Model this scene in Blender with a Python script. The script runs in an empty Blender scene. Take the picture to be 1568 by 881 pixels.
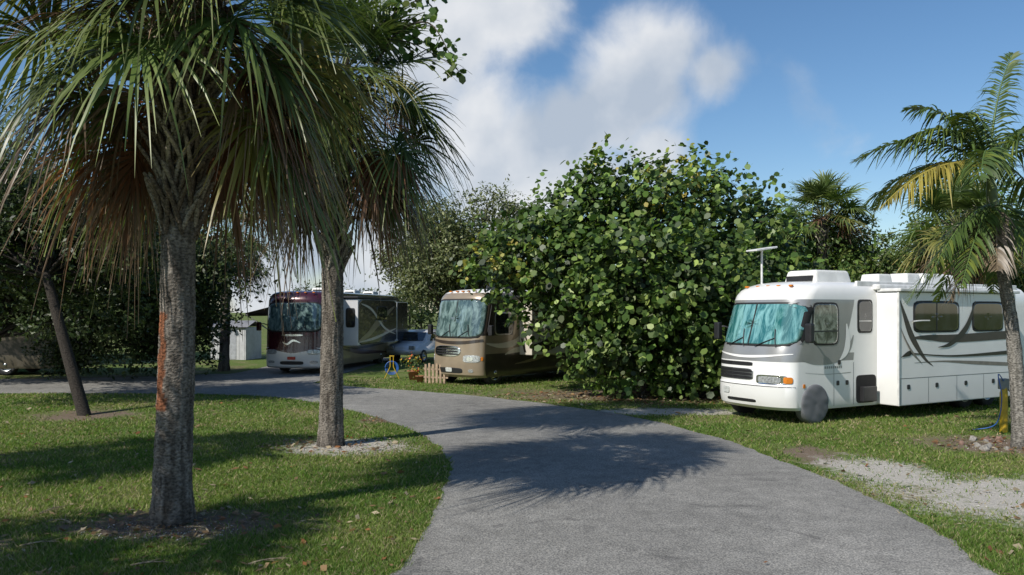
import bpy, bmesh, math, random
import numpy as np
from mathutils import Vector, noise as mnoise
rng=np.random.default_rng(7); random.seed(7)
F=1220.0; H=2.8; Y0=478.0
def gp(px,py):
    Y=F*H/(py-Y0); return ((px-784)*Y/F, Y)
def up(px,py,Y): return ((px-784)*Y/F, Y, H+(Y0-py)*Y/F)
S=bpy.context.scene
COL=S.collection
# ---------------------------------------------------------------- materials
def nt(m):
    m.use_nodes=True; t=m.node_tree; t.nodes.clear(); return t
def N(t,typ,**kw):
    n=t.nodes.new(typ)
    for k,v in kw.items(): setattr(n,k,v)
    return n
def c4(c): return (c[0],c[1],c[2],1)
def mat(name,col,rough=.5,metal=0,var=.12,scale=6,bump=0,bscale=60,coat=0,spec=.5,col2=None,dirt=0):
    m=bpy.data.materials.new(name); t=nt(m)
    o=N(t,'ShaderNodeOutputMaterial'); b=N(t,'ShaderNodeBsdfPrincipled')
    b.inputs['Roughness'].default_value=rough; b.inputs['Metallic'].default_value=metal
    b.inputs['Coat Weight'].default_value=coat; b.inputs['Specular IOR Level'].default_value=spec
    tc=N(t,'ShaderNodeTexCoord'); no=N(t,'ShaderNodeTexNoise'); no.inputs['Scale'].default_value=scale; no.inputs['Detail'].default_value=6
    t.links.new(tc.outputs['Object'],no.inputs['Vector'])
    r=N(t,'ShaderNodeMix',data_type='RGBA')
    c2=col2 if col2 else tuple(x*(1-var*2) for x in col)
    r.inputs[6].default_value=c4(c2); r.inputs[7].default_value=c4(col)
    mr=N(t,'ShaderNodeMapRange'); mr.inputs[1].default_value=.35; mr.inputs[2].default_value=.65
    t.links.new(no.outputs[0],mr.inputs[0]); t.links.new(mr.outputs[0],r.inputs[0])
    out=r.outputs[2]
    if dirt:
        sx=N(t,'ShaderNodeSeparateXYZ'); t.links.new(tc.outputs['Object'],sx.inputs[0])
        m2=N(t,'ShaderNodeMapRange'); m2.inputs[1].default_value=1.1; m2.inputs[2].default_value=.2; m2.inputs[3].default_value=0; m2.inputs[4].default_value=dirt
        t.links.new(sx.outputs[2],m2.inputs[0])
        mu=N(t,'ShaderNodeMath',operation='MULTIPLY'); t.links.new(m2.outputs[0],mu.inputs[0]); t.links.new(no.outputs[0],mu.inputs[1])
        r2=N(t,'ShaderNodeMix',data_type='RGBA'); r2.inputs[7].default_value=(.16,.14,.11,1)
        t.links.new(mu.outputs[0],r2.inputs[0]); t.links.new(out,r2.inputs[6]); out=r2.outputs[2]
    t.links.new(out,b.inputs['Base Color'])
    if bump:
        n2=N(t,'ShaderNodeTexNoise'); n2.inputs['Scale'].default_value=bscale; n2.inputs['Detail'].default_value=4
        t.links.new(tc.outputs['Object'],n2.inputs['Vector'])
        bp=N(t,'ShaderNodeBump'); bp.inputs['Strength'].default_value=bump; bp.inputs['Distance'].default_value=.02
        t.links.new(n2.outputs[0],bp.inputs['Height']); t.links.new(bp.outputs[0],b.inputs['Normal'])
    t.links.new(b.outputs[0],o.inputs[0]); return m
def mat_attr(name,rough=.5,trans=.3,spec=.4,bump=0,bscale=30):
    m=bpy.data.materials.new(name); t=nt(m)
    o=N(t,'ShaderNodeOutputMaterial'); b=N(t,'ShaderNodeBsdfPrincipled')
    a=N(t,'ShaderNodeAttribute',attribute_name='Col')
    b.inputs['Roughness'].default_value=rough; b.inputs['Specular IOR Level'].default_value=spec
    t.links.new(a.outputs['Color'],b.inputs['Base Color'])
    if bump:
        tc=N(t,'ShaderNodeTexCoord'); n2=N(t,'ShaderNodeTexNoise'); n2.inputs['Scale'].default_value=bscale; n2.inputs['Detail'].default_value=6
        mp=N(t,'ShaderNodeMapping'); mp.inputs['Scale'].default_value=(1,1,1.6)
        t.links.new(tc.outputs['Object'],mp.inputs[0]); t.links.new(mp.outputs[0],n2.inputs['Vector'])
        bp=N(t,'ShaderNodeBump'); bp.inputs['Strength'].default_value=bump; bp.inputs['Distance'].default_value=.04
        t.links.new(n2.outputs[0],bp.inputs['Height']); t.links.new(bp.outputs[0],b.inputs['Normal'])
        mr=N(t,'ShaderNodeMapRange'); mr.inputs[1].default_value=.35; mr.inputs[2].default_value=.62; mr.inputs[3].default_value=.4; mr.inputs[4].default_value=1.15; t.links.new(n2.outputs[0],mr.inputs[0])
        mm=N(t,'ShaderNodeMix',data_type='RGBA',blend_type='MULTIPLY'); mm.inputs[0].default_value=1; t.links.new(a.outputs['Color'],mm.inputs[6]); t.links.new(mr.outputs[0],mm.inputs[7]); t.links.new(mm.outputs[2],b.inputs['Base Color'])
    if trans:
        tr=N(t,'ShaderNodeBsdfTranslucent'); mx=N(t,'ShaderNodeMixShader'); mx.inputs[0].default_value=trans
        hs=N(t,'ShaderNodeHueSaturation'); hs.inputs['Value'].default_value=1.7; hs.inputs['Saturation'].default_value=1.15
        t.links.new(a.outputs['Color'],hs.inputs['Color']); t.links.new(hs.outputs[0],tr.inputs[0])
        t.links.new(b.outputs[0],mx.inputs[1]); t.links.new(tr.outputs[0],mx.inputs[2]); t.links.new(mx.outputs[0],o.inputs[0])
    else: t.links.new(b.outputs[0],o.inputs[0])
    return m
M_leaf=mat_attr('leaf',.45,.22,.35)
M_frond=mat_attr('frond',.4,.22,.4)
M_bark=mat_attr('bark',.9,0,.2,.9,24)
M_grassb=mat_attr('grass_blade',.6,.3,.25)
M_stone=mat_attr('stone',.9,0,.2)
# ---------------------------------------------------------------- mesh helpers
def mk(name,V,faces,mats,col=None,smooth=False,parent=None,mi=None):
    V=np.asarray(V,dtype=np.float32)
    if not isinstance(faces,list): faces=[faces]
    me=bpy.data.meshes.new(name)
    me.vertices.add(len(V)); me.vertices.foreach_set('co',V.ravel())
    faces=[np.asarray(f,dtype=np.int32) for f in faces if len(f)]
    tot=sum(f.size for f in faces); npoly=sum(len(f) for f in faces)
    me.loops.add(tot); me.polygons.add(npoly)
    me.loops.foreach_set('vertex_index',np.concatenate([f.ravel() for f in faces]))
    lt=np.concatenate([np.full(len(f),f.shape[1],dtype=np.int32) for f in faces])
    ls=np.concatenate([[0],np.cumsum(lt)[:-1]]).astype(np.int32)
    me.polygons.foreach_set('loop_start',ls); me.polygons.foreach_set('loop_total',lt)
    if mi is not None: me.polygons.foreach_set('material_index',np.asarray(mi,dtype=np.int32))
    if smooth: me.polygons.foreach_set('use_smooth',np.ones(npoly,dtype=bool))
    me.update(calc_edges=True)
    if col is not None:
        a=me.color_attributes.new('Col','FLOAT_COLOR','POINT')
        c=np.ones((len(V),4),dtype=np.float32); c[:,:3]=col; a.data.foreach_set('color',c.ravel())
    if not isinstance(mats,(list,tuple)): mats=[mats]
    for m in mats: me.materials.append(m)
    ob=bpy.data.objects.new(name,me); COL.objects.link(ob)
    if parent: ob.parent=parent
    return ob
def empty(name,loc=(0,0,0),rz=0):
    e=bpy.data.objects.new(name,None); e.empty_display_size=.3; COL.objects.link(e); e.location=loc; e.rotation_euler=(0,0,rz); return e
class MB:
    def __init__(s): s.V=[];s.Q=[];s.C=[];s.n=0
    def add(s,V,Q,C):
        V=np.asarray(V,float); Q=np.asarray(Q,int)
        s.V.append(V); s.Q.append(Q+s.n); C=np.asarray(C,float)
        if C.ndim==1: C=np.tile(C,(len(V),1))
        s.C.append(C); s.n+=len(V)
    def build(s,name,m,smooth=False,parent=None):
        return mk(name,np.concatenate(s.V),np.concatenate(s.Q),m,np.concatenate(s.C),smooth,parent)
def tube(P,R,n=8,cap=False):
    P=np.asarray(P,float); R=np.broadcast_to(np.asarray(R,float),(len(P),))
    T=np.gradient(P,axis=0); T/=np.linalg.norm(T,axis=1)[:,None]+1e-9
    ref=np.array([0,0,1.]) if abs(T[:,2]).mean()<.8 else np.array([1.,0,0])
    A=np.cross(T,ref); A/=np.linalg.norm(A,axis=1)[:,None]+1e-9; B=np.cross(T,A)
    a=np.linspace(0,2*np.pi,n,endpoint=False)
    V=(P[:,None]+R[:,None,None]*(np.cos(a)[None,:,None]*A[:,None]+np.sin(a)[None,:,None]*B[:,None])).reshape(-1,3)
    Q=[]
    for i in range(len(P)-1):
        for j in range(n):
            k=(j+1)%n; Q.append((i*n+j,i*n+k,(i+1)*n+k,(i+1)*n+j))
    return V,np.array(Q)
def catmull(P,n=8,closed=False):
    P=np.asarray(P,float); out=[]
    m=len(P)
    rngi=range(m) if closed else range(m-1)
    for i in rngi:
        if closed: p0,p1,p2,p3=P[(i-1)%m],P[i],P[(i+1)%m],P[(i+2)%m]
        else: p0,p1,p2,p3=P[max(i-1,0)],P[i],P[i+1],P[min(i+2,m-1)]
        for t in np.linspace(0,1,n,endpoint=False):
            out.append(.5*((2*p1)+(-p0+p2)*t+(2*p0-5*p1+4*p2-p3)*t*t+(-p0+3*p1-3*p2+p3)*t**3))
    if not closed: out.append(P[-1])
    return np.array(out)
def nrm(v): return v/(np.linalg.norm(v,axis=-1,keepdims=True)+1e-9)
# ---------------------------------------------------------------- ground
road_pts=[(-3.5,-12),(-3.0,-2),(-2.2,5.5),gp(590,881),gp(640,820),gp(668,772),gp(686,735),gp(691,712),gp(680,690),gp(650,668),gp(600,647),gp(530,628),gp(480,616),gp(400,607),gp(300,604),gp(150,603),gp(0,603),(-40,27),(-70,27),
 (-70,33),(-40,33.4),gp(0,581),gp(150,579),gp(230,577),gp(330,573),(-12.6,37),(-12.2,48),(-7.4,48),(-7.9,33),gp(500,588),gp(560,594),gp(650,600),gp(720,606),gp(780,612),gp(860,622),gp(930,632),gp(1000,645),gp(1080,665),gp(1150,688),gp(1250,726),gp(1350,771),gp(1450,822),gp(1530,881),(6.3,5.5),(8,-2),(9,-12)]
rp=catmull(road_pts,16,True)
for i in range(len(rp)):
    v=mnoise.noise_vector(Vector((rp[i,0]*.8,rp[i,1]*.8,0)))+.7*mnoise.noise_vector(Vector((rp[i,0]*4,rp[i,1]*4,3)))
    rp[i,0]+=v.x*.09; rp[i,1]+=v.y*.09
def inpoly(x,y,P):
    ins=np.zeros(len(x),bool); m=len(P)
    j=m-1
    for i in range(m):
        xi,yi=P[i];xj,yj=P[j]
        c=((yi>y)!=(yj>y))&(x<(xj-xi)*(y-yi)/((yj-yi) if yj!=yi else 1e-9)+xi)
        ins^=c; j=i
    return ins
patches=[(-4.4,10.5,1.6,.8,'d'),(-3.4,16.6,1.3,1.0,'g'),(-11.6,21.7,1.3,1.2,'d'),(10.4,16.8,1.8,1.3,'d'),(7.9,11.9,2.2,1.7,'g'),(6.5,13.9,1.0,1.5,'g'),(9.4,11.2,2.6,1.9,'g'),(4.3,22.4,2.3,.8,'g'),(5.2,27,6,2.3,'d'),(-3.0,20.7,1.0,.7,'d'),(8.7,9.2,1.5,1.0,'g'),(-16,32,7,3,'d'),(-7.2,9.4,1.4,.7,'d'),(5.9,15.5,.6,1.3,'d')]
def ground_mat():
    m=bpy.data.materials.new('ground'); t=nt(m); L=t.links.new
    o=N(t,'ShaderNodeOutputMaterial'); b=N(t,'ShaderNodeBsdfPrincipled'); b.inputs['Roughness'].default_value=.95; b.inputs['Specular IOR Level'].default_value=.15
    tc=N(t,'ShaderNodeNewGeometry')
    def noise(sc,det=6,dist=0):
        n=N(t,'ShaderNodeTexNoise'); n.inputs['Scale'].default_value=sc; n.inputs['Detail'].default_value=det; n.inputs['Distortion'].default_value=dist
        L(tc.outputs['Position'],n.inputs['Vector']); return n.outputs[0]
    def ramp(src,stops):
        r=N(t,'ShaderNodeValToRGB'); L(src,r.inputs[0]); e=r.color_ramp.elements
        e[0].position=stops[0][0]; e[0].color=c4(stops[0][1]); e[1].position=stops[-1][0]; e[1].color=c4(stops[-1][1])
        for p,c in stops[1:-1]:
            k=e.new(p); k.color=c4(c)
        return r.outputs[0]
    big=noise(.6,7,.5); fine=noise(14,7); vf=noise(70,3)
    g1=ramp(fine,[(.3,(.045,.08,.016)),(.5,(.095,.145,.03)),(.62,(.15,.18,.05)),(.75,(.22,.2,.09))])
    g2=ramp(fine,[(.3,(.1,.085,.04)),(.5,(.19,.17,.08)),(.7,(.3,.26,.16))])
    mx=N(t,'ShaderNodeMix',data_type='RGBA'); L(ramp(big,[(.48,(0,0,0)),(.66,(1,1,1))]),mx.inputs[0]); L(g1,mx.inputs[6]); L(g2,mx.inputs[7])
    cur=mx.outputs[2]
    dcol=ramp(vf,[(.3,(.06,.042,.028)),(.5,(.16,.12,.085)),(.7,(.28,.23,.18))])
    gcol=ramp(vf,[(.3,(.24,.22,.185)),(.5,(.4,.375,.33)),(.7,(.54,.51,.46))])
    pn=noise(1.8,7,.3); pn2=noise(9,5)
    for kind,cc in (('d',dcol),('g',gcol)):
        acc=None
        for (cx,cy,rx,ry,k) in patches:
            if k!=kind: continue
            vm=N(t,'ShaderNodeVectorMath',operation='SUBTRACT'); L(tc.outputs['Position'],vm.inputs[0]); vm.inputs[1].default_value=(cx,cy,0)
            vs=N(t,'ShaderNodeVectorMath',operation='MULTIPLY'); L(vm.outputs[0],vs.inputs[0]); vs.inputs[1].default_value=(1/rx,1/ry,0)
            vl=N(t,'ShaderNodeVectorMath',operation='LENGTH'); L(vs.outputs[0],vl.inputs[0])
            if acc is None: acc=vl.outputs['Value']
            else:
                mn=N(t,'ShaderNodeMath',operation='MINIMUM'); L(acc,mn.inputs[0]); L(vl.outputs['Value'],mn.inputs[1]); acc=mn.outputs[0]
        a=N(t,'ShaderNodeMath',operation='MULTIPLY_ADD'); L(pn,a.inputs[0]); a.inputs[1].default_value=1.6; L(acc,a.inputs[2])
        a2=N(t,'ShaderNodeMath',operation='MULTIPLY_ADD'); L(pn2,a2.inputs[0]); a2.inputs[1].default_value=1.6; L(a.outputs[0],a2.inputs[2])
        mr=N(t,'ShaderNodeMapRange'); L(a2.outputs[0],mr.inputs[0]); mr.inputs[1].default_value=2.2; mr.inputs[2].default_value=2.8; mr.inputs[3].default_value=1; mr.inputs[4].default_value=0
        mm=N(t,'ShaderNodeMix',data_type='RGBA'); L(mr.outputs[0],mm.inputs[0]); L(cur,mm.inputs[6]); L(cc,mm.inputs[7]); cur=mm.outputs[2]
    L(cur,b.inputs['Base Color'])
    bp=N(t,'ShaderNodeBump'); bp.inputs['Strength'].default_value=.9; bp.inputs['Distance'].default_value=.05; L(fine,bp.inputs['Height']); L(bp.outputs[0],b.inputs['Normal'])
    L(b.outputs[0],o.inputs[0]); return m
def road_mat():
    m=bpy.data.materials.new('asphalt'); t=nt(m); L=t.links.new
    o=N(t,'ShaderNodeOutputMaterial'); b=N(t,'ShaderNodeBsdfPrincipled'); b.inputs['Roughness'].default_value=.9; b.inputs['Specular IOR Level'].default_value=.2
    g=N(t,'ShaderNodeNewGeometry')
    def noise(sc,det=6,dist=0):
        n=N(t,'ShaderNodeTexNoise'); n.inputs['Scale'].default_value=sc; n.inputs['Detail'].default_value=det; n.inputs['Distortion'].default_value=dist
        L(g.outputs['Position'],n.inputs['Vector']); return n.outputs[0]
    def ramp(src,stops):
        r=N(t,'ShaderNodeValToRGB'); L(src,r.inputs[0]); e=r.color_ramp.elements
        e[0].position=stops[0][0]; e[0].color=c4(stops[0][1]); e[1].position=stops[-1][0]; e[1].color=c4(stops[-1][1])
        for p,c in stops[1:-1]: e.new(p).color=c4(c)
        return r.outputs[0]
    big=noise(.35,6,.4); mid=noise(3,7); fi=noise(50,4)
    c1=ramp(big,[(.3,(.185,.18,.168)),(.5,(.215,.21,.195)),(.7,(.255,.248,.23))])
    c2=ramp(fi,[(.3,(.4,.4,.4)),(.5,(1,1,1)),(.7,(1.7,1.66,1.58))])
    c3=ramp(mid,[(.3,(.83,.83,.83)),(.7,(1.12,1.12,1.12))])
    x=N(t,'ShaderNodeMix',data_type='RGBA',blend_type='MULTIPLY'); x.inputs[0].default_value=1; L(c1,x.inputs[6]); L(c2,x.inputs[7])
    y=N(t,'ShaderNodeMix',data_type='RGBA',blend_type='MULTIPLY'); y.inputs[0].default_value=1; L(x.outputs[2],y.inputs[6]); L(c3,y.inputs[7])
    sp=noise(1.1,3,1.5); so_=ramp(sp,[(.62,(1,1,1)),(.7,(.72,.72,.73))])
    y2=N(t,'ShaderNodeMix',data_type='RGBA',blend_type='MULTIPLY'); y2.inputs[0].default_value=1; L(y.outputs[2],y2.inputs[6]); L(so_,y2.inputs[7])
    L(y2.outputs[2],b.inputs['Base Color'])
    bp=N(t,'ShaderNodeBump'); bp.inputs['Strength'].default_value=.6; bp.inputs['Distance'].default_value=.012; L(fi,bp.inputs['Height']); L(bp.outputs[0],b.inputs['Normal'])
    L(b.outputs[0],o.inputs[0]); return m
mk('ground',[(-1500,-600,0),(1500,-600,0),(1500,3000,0),(-1500,3000,0)],np.array([[0,1,2,3]]),ground_mat())
mk('road',np.c_[rp,np.full(len(rp),.006)],np.arange(len(rp))[None,:],road_mat())
def lowf(x,y):
    return (np.sin(x*.9+1.3*np.sin(y*.7))+np.sin(y*1.3+1.7*np.sin(x*.6+2))+.7*np.sin(x*2.7+y*1.9)+.5*np.sin(x*5.1-y*4.3))/3.2
def patch_mask(x,y):
    d=np.full(len(x),9.)
    for (cx,cy,rx,ry,k) in patches: d=np.minimum(d,np.hypot((x-cx)/rx,(y-cy)/ry))
    return d
def grass():
    n=700000
    u=rng.random(n); ya,yb=7.,34.
    Yv=1/(1/ya+(1/yb-1/ya)*u)
    Xv=(rng.random(n)*2-1)*(Yv*.7+1.2)
    k=~inpoly(Xv,Yv,rp); Xv=Xv[k];Yv=Yv[k]
    lf=lowf(Xv,Yv); l2=lowf(Xv*2.6+3,Yv*2.6); d=patch_mask(Xv,Yv)+l2*.25+lowf(Xv*6,Yv*6)*.15
    keep=(rng.random(len(Xv))<np.clip((d-.75)*1.5,0.05,1))&(rng.random(len(Xv))<.94-.28*lf-.25*l2)
    Xv=Xv[keep];Yv=Yv[keep];lf=lf[keep];l2=l2[keep]; n=len(Xv)
    Xv=Xv+rng.normal(0,.03,n); Yv=Yv+rng.normal(0,.03,n)
    h=(.018+.05*rng.random(n)**1.7)*(1+.35*l2)*(1+Yv*.01); w=(.004+.004*rng.random(n))*np.maximum(1,Yv/9)
    a=rng.random(n)*2*np.pi; la=rng.random(n)*2*np.pi; ln=h*(.3+1.1*rng.random(n))
    P=np.c_[Xv,Yv,np.zeros(n)]
    sd=np.c_[np.cos(a),np.sin(a),np.zeros(n)]*w[:,None]
    tip=P+np.c_[np.cos(la)*ln,np.sin(la)*ln,h]
    V=np.stack([P-sd,P+sd,tip],1).reshape(-1,3)
    t=np.clip(rng.random(n)*.8+lf*.4,0,1)[:,None]
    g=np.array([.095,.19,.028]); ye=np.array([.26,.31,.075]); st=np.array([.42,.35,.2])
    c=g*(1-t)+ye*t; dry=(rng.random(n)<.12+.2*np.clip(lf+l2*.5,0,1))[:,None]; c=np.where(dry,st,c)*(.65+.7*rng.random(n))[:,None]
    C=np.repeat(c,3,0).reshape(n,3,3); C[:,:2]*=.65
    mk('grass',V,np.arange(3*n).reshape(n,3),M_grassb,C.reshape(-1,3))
grass()
def litter():
    n=1800
    Yv=1/(1/7.+(1/34.-1/7.)*rng.random(n)); Xv=(rng.random(n)*2-1)*(Yv*.7)
    ir=inpoly(Xv,Yv,rp); keep=(~ir)|(rng.random(n)<.006); Xv=Xv[keep];Yv=Yv[keep]
    ex=[]
    for cx,cy,r,k in ((-4.5,10.6,1.2,240),(-3.8,16.7,1.5,200),(10.4,16.7,1.6,260),(6,26.3,4,900),(2,25.8,3,400),(-15,30,5,400),(-3,20.6,.9,90)):
        a=rng.random(k)*6.28; q=r*np.sqrt(rng.random(k)); ex.append(np.c_[cx+q*np.cos(a),cy+q*np.sin(a)*.7])
    ex=np.concatenate(ex); k=~inpoly(ex[:,0],ex[:,1],rp); ex=ex[k]
    Xv=np.r_[Xv,ex[:,0]];Yv=np.r_[Yv,ex[:,1]]; n=len(Xv)
    L=(.018+.032*rng.random(n))*(1+Yv*.035); W=L*(.25+.4*rng.random(n)); a=rng.random(n)*6.28
    d=np.c_[np.cos(a),np.sin(a),rng.normal(0,.25,n)]; s=np.c_[-np.sin(a),np.cos(a),rng.normal(0,.4,n)]
    P=np.c_[Xv,Yv,.025+.02*rng.random(n)]
    V=np.stack([P-d*L[:,None],P-s*W[:,None],P+d*L[:,None],P+s*W[:,None]],1).reshape(-1,3); V[:,2]=np.maximum(V[:,2],.01)
    pal=np.array([[.22,.14,.07],[.3,.21,.11],[.15,.09,.045],[.4,.33,.22],[.26,.12,.05]])
    c=pal[rng.integers(0,5,n)]*(.6+.6*rng.random(n))[:,None]
    mk('fallen_leaves',V,np.arange(4*n).reshape(n,4),M_leaf,np.repeat(c,4,0))
    pts=[]
    for cx,cy,rx,ry,cnt in ((-4.5,10.2,1.0,.5,350),(-3.3,16.2,1.2,.8,500),(7.8,12,2.1,1.6,900),(9.4,11.2,2,1.6,600),(10.3,16.6,1.1,.8,200),(6.7,14.2,.8,1.3,250)):
        a=rng.random(cnt)*6.28; q=np.sqrt(rng.random(cnt)); pts.append(np.c_[cx+rx*q*np.cos(a),cy+ry*q*np.sin(a)])
    p=np.concatenate(pts); k=~inpoly(p[:,0],p[:,1],rp); p=p[k]; n=len(p)
    r=.005+.011*rng.random(n)**2
    base=np.array([[1,0,0],[0,1,0],[-1,0,0],[0,-1,0],[0,0,.8],[0,0,-.6]],float)
    V=p[:,None,:].repeat(6,1); V=np.concatenate([V,np.zeros((n,6,1))],2)+base[None]*r[:,None,None]*(.6+.8*rng.random((n,6,3))); V[:,:,2]+=r[:,None]*.5
    T=np.array([[0,1,4],[1,2,4],[2,3,4],[3,0,4],[1,0,5],[2,1,5],[3,2,5],[0,3,5]])
    Fq=(T[None]+(np.arange(n)*6)[:,None,None]).reshape(-1,3)
    c=(.3+.3*rng.random(n))[:,None]*np.array([1,.96,.88])
    mk('gravel',V.reshape(-1,3),Fq,M_stone,np.repeat(c,6,0))
litter()
# ---------------------------------------------------------------- palms
def jit(c,v=.25): return np.array(c)*(1+v*(rng.random()*2-1))
def fan_frond(mb,base,az,el,pl,fr,g,kind,nseg=38):
    d=np.array([math.cos(el)*math.cos(az),math.cos(el)*math.sin(az),math.sin(el)]); s=np.array([-math.sin(az),math.cos(az),0.])
    tw=rng.normal(0,.4)
    n=np.cross(d,s); s2=s*math.cos(tw)+n*math.sin(tw); s=s2
    if kind=='g':   cb=jit((.06,.1,.023),.35); ct=jit((.16,.185,.055),.35); cp=(.18,.2,.07)
    elif kind=='y': cb=jit((.18,.185,.05),.3); ct=jit((.28,.22,.085),.3); cp=(.28,.24,.1)
    else:           cb=jit((.14,.1,.065),.45) if rng.random()<.6 else jit((.2,.08,.035),.3); ct=jit((.21,.15,.1),.4); cp=(.22,.14,.08)
    dz=np.array([0,0,-1.])
    ts=np.linspace(0,1,6)
    P=np.array([base+d*pl*t+dz*g*.35*pl*pl*t*t for t in ts])
    V,Q=tube(P,np.linspace(.026,.011,6),4); mb.add(V,Q,np.array(cp)*(.7+.6*rng.random()))
    e=P[-1]; d2=nrm(P[-1]-P[-2]); n=nrm(np.cross(d2,s))
    if n[2]<0 and kind!='d': n=-n
    spread=2.2 if kind!='d' else 1.1+.5*rng.random()
    psis=np.linspace(-spread,spread,nseg)+rng.normal(0,.03,nseg)
    for psi in psis:
        if rng.random()<(.05 if kind!='d' else .2): continue
        o=e+d2*.32*fr*(1-abs(psi)/spread)
        dr=nrm(d2*math.cos(psi)+s*math.sin(psi)+n*(.3*abs(math.sin(psi/1.3))+rng.normal(0,.05)))
        L=fr*(.8+.3*math.cos(psi*.55))*(.85+.25*rng.random())
        rr=np.array([0,.28,.55,.8,1.])*L
        gg=g*(.35+.6*rng.random())
        pts=o[None]+dr[None]*rr[:,None]+dz[None]*(gg*rr**2.6)[:,None]
        if kind=='d': pts+=rng.normal(0,.035,3)[None]*(rr**1.2)[:,None]*2
        wd=nrm(np.cross(n,dr)); w=np.array([.006,.02,.016,.007,.001])*(1+.25*rng.random())*fr*1.15*(38/nseg)**.5*(1.2 if nseg<35 else 1)
        if kind=='d': w*=.75
        fold=n*.6*w[1]
        A=pts-wd*w[:,None]; B=pts+wd*w[:,None]+fold*(rng.random()*2-1)
        V=np.empty((10,3)); V[0::2]=A; V[1::2]=B
        Q=[(2*i,2*i+1,2*i+3,2*i+2) for i in range(4)]
        t=np.repeat(np.array([0,.2,.5,.75,1.])**1.5,2)[:,None]
        C=(cb*(1-t)+ct*t)*(.7+.6*rng.random())
        mb.add(V,Q,C)
def trunk(par,base,top,r0,r1,red=None,flare=.25,nz=150,n=36,name='trunk',col=(.27,.24,.205),col2=(.1,.085,.07),ringz=.085,mids=None):
    base=np.array(base,float);top=np.array(top,float)
    ts=np.linspace(0,1,nz); V=[];C=[]
    Ht=top[2]-base[2]
    seed=rng.random()*50
    NN=lambda x,y,z: mnoise.noise(Vector((x,y,z)))
    for t in ts:
        z=t*Ht
        c=base+(top-base)*t
        c[0]+=.03*NN(z*.5,seed,1); 
        if mids is not None: c[:2]+=np.array(mids)*math.sin(t*math.pi)
        r=(r0+(r1-r0)*t+flare*r0*math.exp(-z/.35))*(1+.05*NN(z*.9,seed,7))
        for k in range(n):
            a=2*math.pi*k/n; ca,sa=math.cos(a),math.sin(a)
            ring=math.sin(z/ringz*2*math.pi+4*NN(ca*1.5,sa*1.5+seed,z*1.3))
            crack=NN(ca*7,sa*7+seed,z*1.6)
            q=NN(ca*1.6,sa*1.6+seed,z*3)*.05+NN(ca*6,sa*6+seed,z*9)*.06+crack*.06
            rr=r*(1+q+.012*ring)
            V.append((c[0]+rr*ca,c[1]+rr*sa,c[2]))
            f=.5+.6*NN(ca*3,sa*3+seed,z*5)+.1*ring+1.0*crack+.35*NN(ca*10,sa*10+seed,z*14)
            f=min(1,max(0,f)); cc=np.array(col2)*(1-f)+np.array(col)*f
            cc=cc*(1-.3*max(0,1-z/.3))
            if red:
                z0,z1,a0,wa=red
                da=abs((a-a0+math.pi)%(2*math.pi)-math.pi)
                if z0<z<z1 and da<wa*(.8+.9*NN(a*3,z*4,9)): cc=np.array((.3,.12,.06))*(.5+.6*f)
            C.append(cc)
    Q=[]
    for i in range(nz-1):
        for k in range(n):
            j=(k+1)%n; Q.append((i*n+k,i*n+j,(i+1)*n+j,(i+1)*n+k))
    V=np.array(V); V[:n,2]-=.06
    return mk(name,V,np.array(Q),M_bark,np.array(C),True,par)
def sabal(name,base,top,r,bootz,ng,nd,fl=1.25,fr=1.0,red=None,seed=1,boots=60,nseg=38,lod=1,lowel=-42):
    global rng; rng=np.random.default_rng(seed)
    e=empty(name,(base[0],base[1],0)); b=np.array([0,0,0.]); tp=np.array([top[0]-base[0],top[1]-base[1],top[2]])
    trunk(e,b,tp,r*1.0,r*.85,red,nz=200 if lod else 50,n=44 if lod else 14)
    mb=MB()
    for i in range(boots):
        t=(i+rng.random())/boots; z=bootz+(tp[2]-bootz)*t; a=i*2.39996+rng.normal(0,.15)
        c=tp*(z/tp[2]); rr=r*.86*(1+.15*t)
        ln=.36+.22*rng.random(); out=.08+.2*rng.random()+.14*t
        cc=np.array([(.36,.31,.24),(.25,.2,.155),(.44,.39,.31),(.18,.14,.1)][rng.integers(0,4)])*(.7+.6*rng.random())
        for sg in (-1,1):
            pts=[];
            for u in np.linspace(0,1,4):
                aa=a+sg*(.5*(1-u)**1.2); ro=rr*(1.0+.04)+out*u**1.6
                pts.append(c+np.array([ro*math.cos(aa),ro*math.sin(aa),ln*u]))
            V,Q=tube(pts,[.026,.034,.033,.02],5); mb.add(V,Q,cc)
        if rng.random()<.6:
            p1=np.array(pts[-1]); p0=np.array(pts[-2]); dd=nrm(p1-p0)
            V,Q=tube([p0,p1,p1+dd*(.05+.16*rng.random())],[.03,.034,.018],5); mb.add(V,Q,cc*1.15)
    mb.build('leaf_bases',M_bark,False,e)
    mb=MB()
    for i in range(nd):
        a=i*2.39996+rng.normal(0,.3); el=-math.radians(22+44*rng.random()); k=1.
        if math.sin(a)<-.6: el=math.radians(10-22*rng.random()); k=.7
        fan_frond(mb,tp+np.array([r*.6*math.cos(a),r*.6*math.sin(a),-.35+.4*rng.random()]),a,el,k*fl*(.65+.4*rng.random()),fr*(.75+.25*rng.random()),.8*k,'d',int(nseg*.8))
    mb.build('dead_fronds',M_frond,False,e)
    mb=MB()
    for i in range(ng):
        t=(i+.5)/ng; a=i*2.39996+rng.normal(0,.2)
        el=math.radians(lowel+(80-lowel)*t**1.1+rng.normal(0,6))
        if math.sin(a)<-.65 and el<.1: el+=.5
        kind='y' if (t<.35 and rng.random()<.35) else 'g'
        fan_frond(mb,tp+np.array([r*.4*math.cos(a),r*.4*math.sin(a),-.1+.35*t]),a,el,fl*(.85+.25*rng.random()),fr*(.85+.25*rng.random()),.65 if t<.6 else .4,kind,nseg)
    mb.build('green_fronds',M_frond,False,e)
    return e
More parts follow.
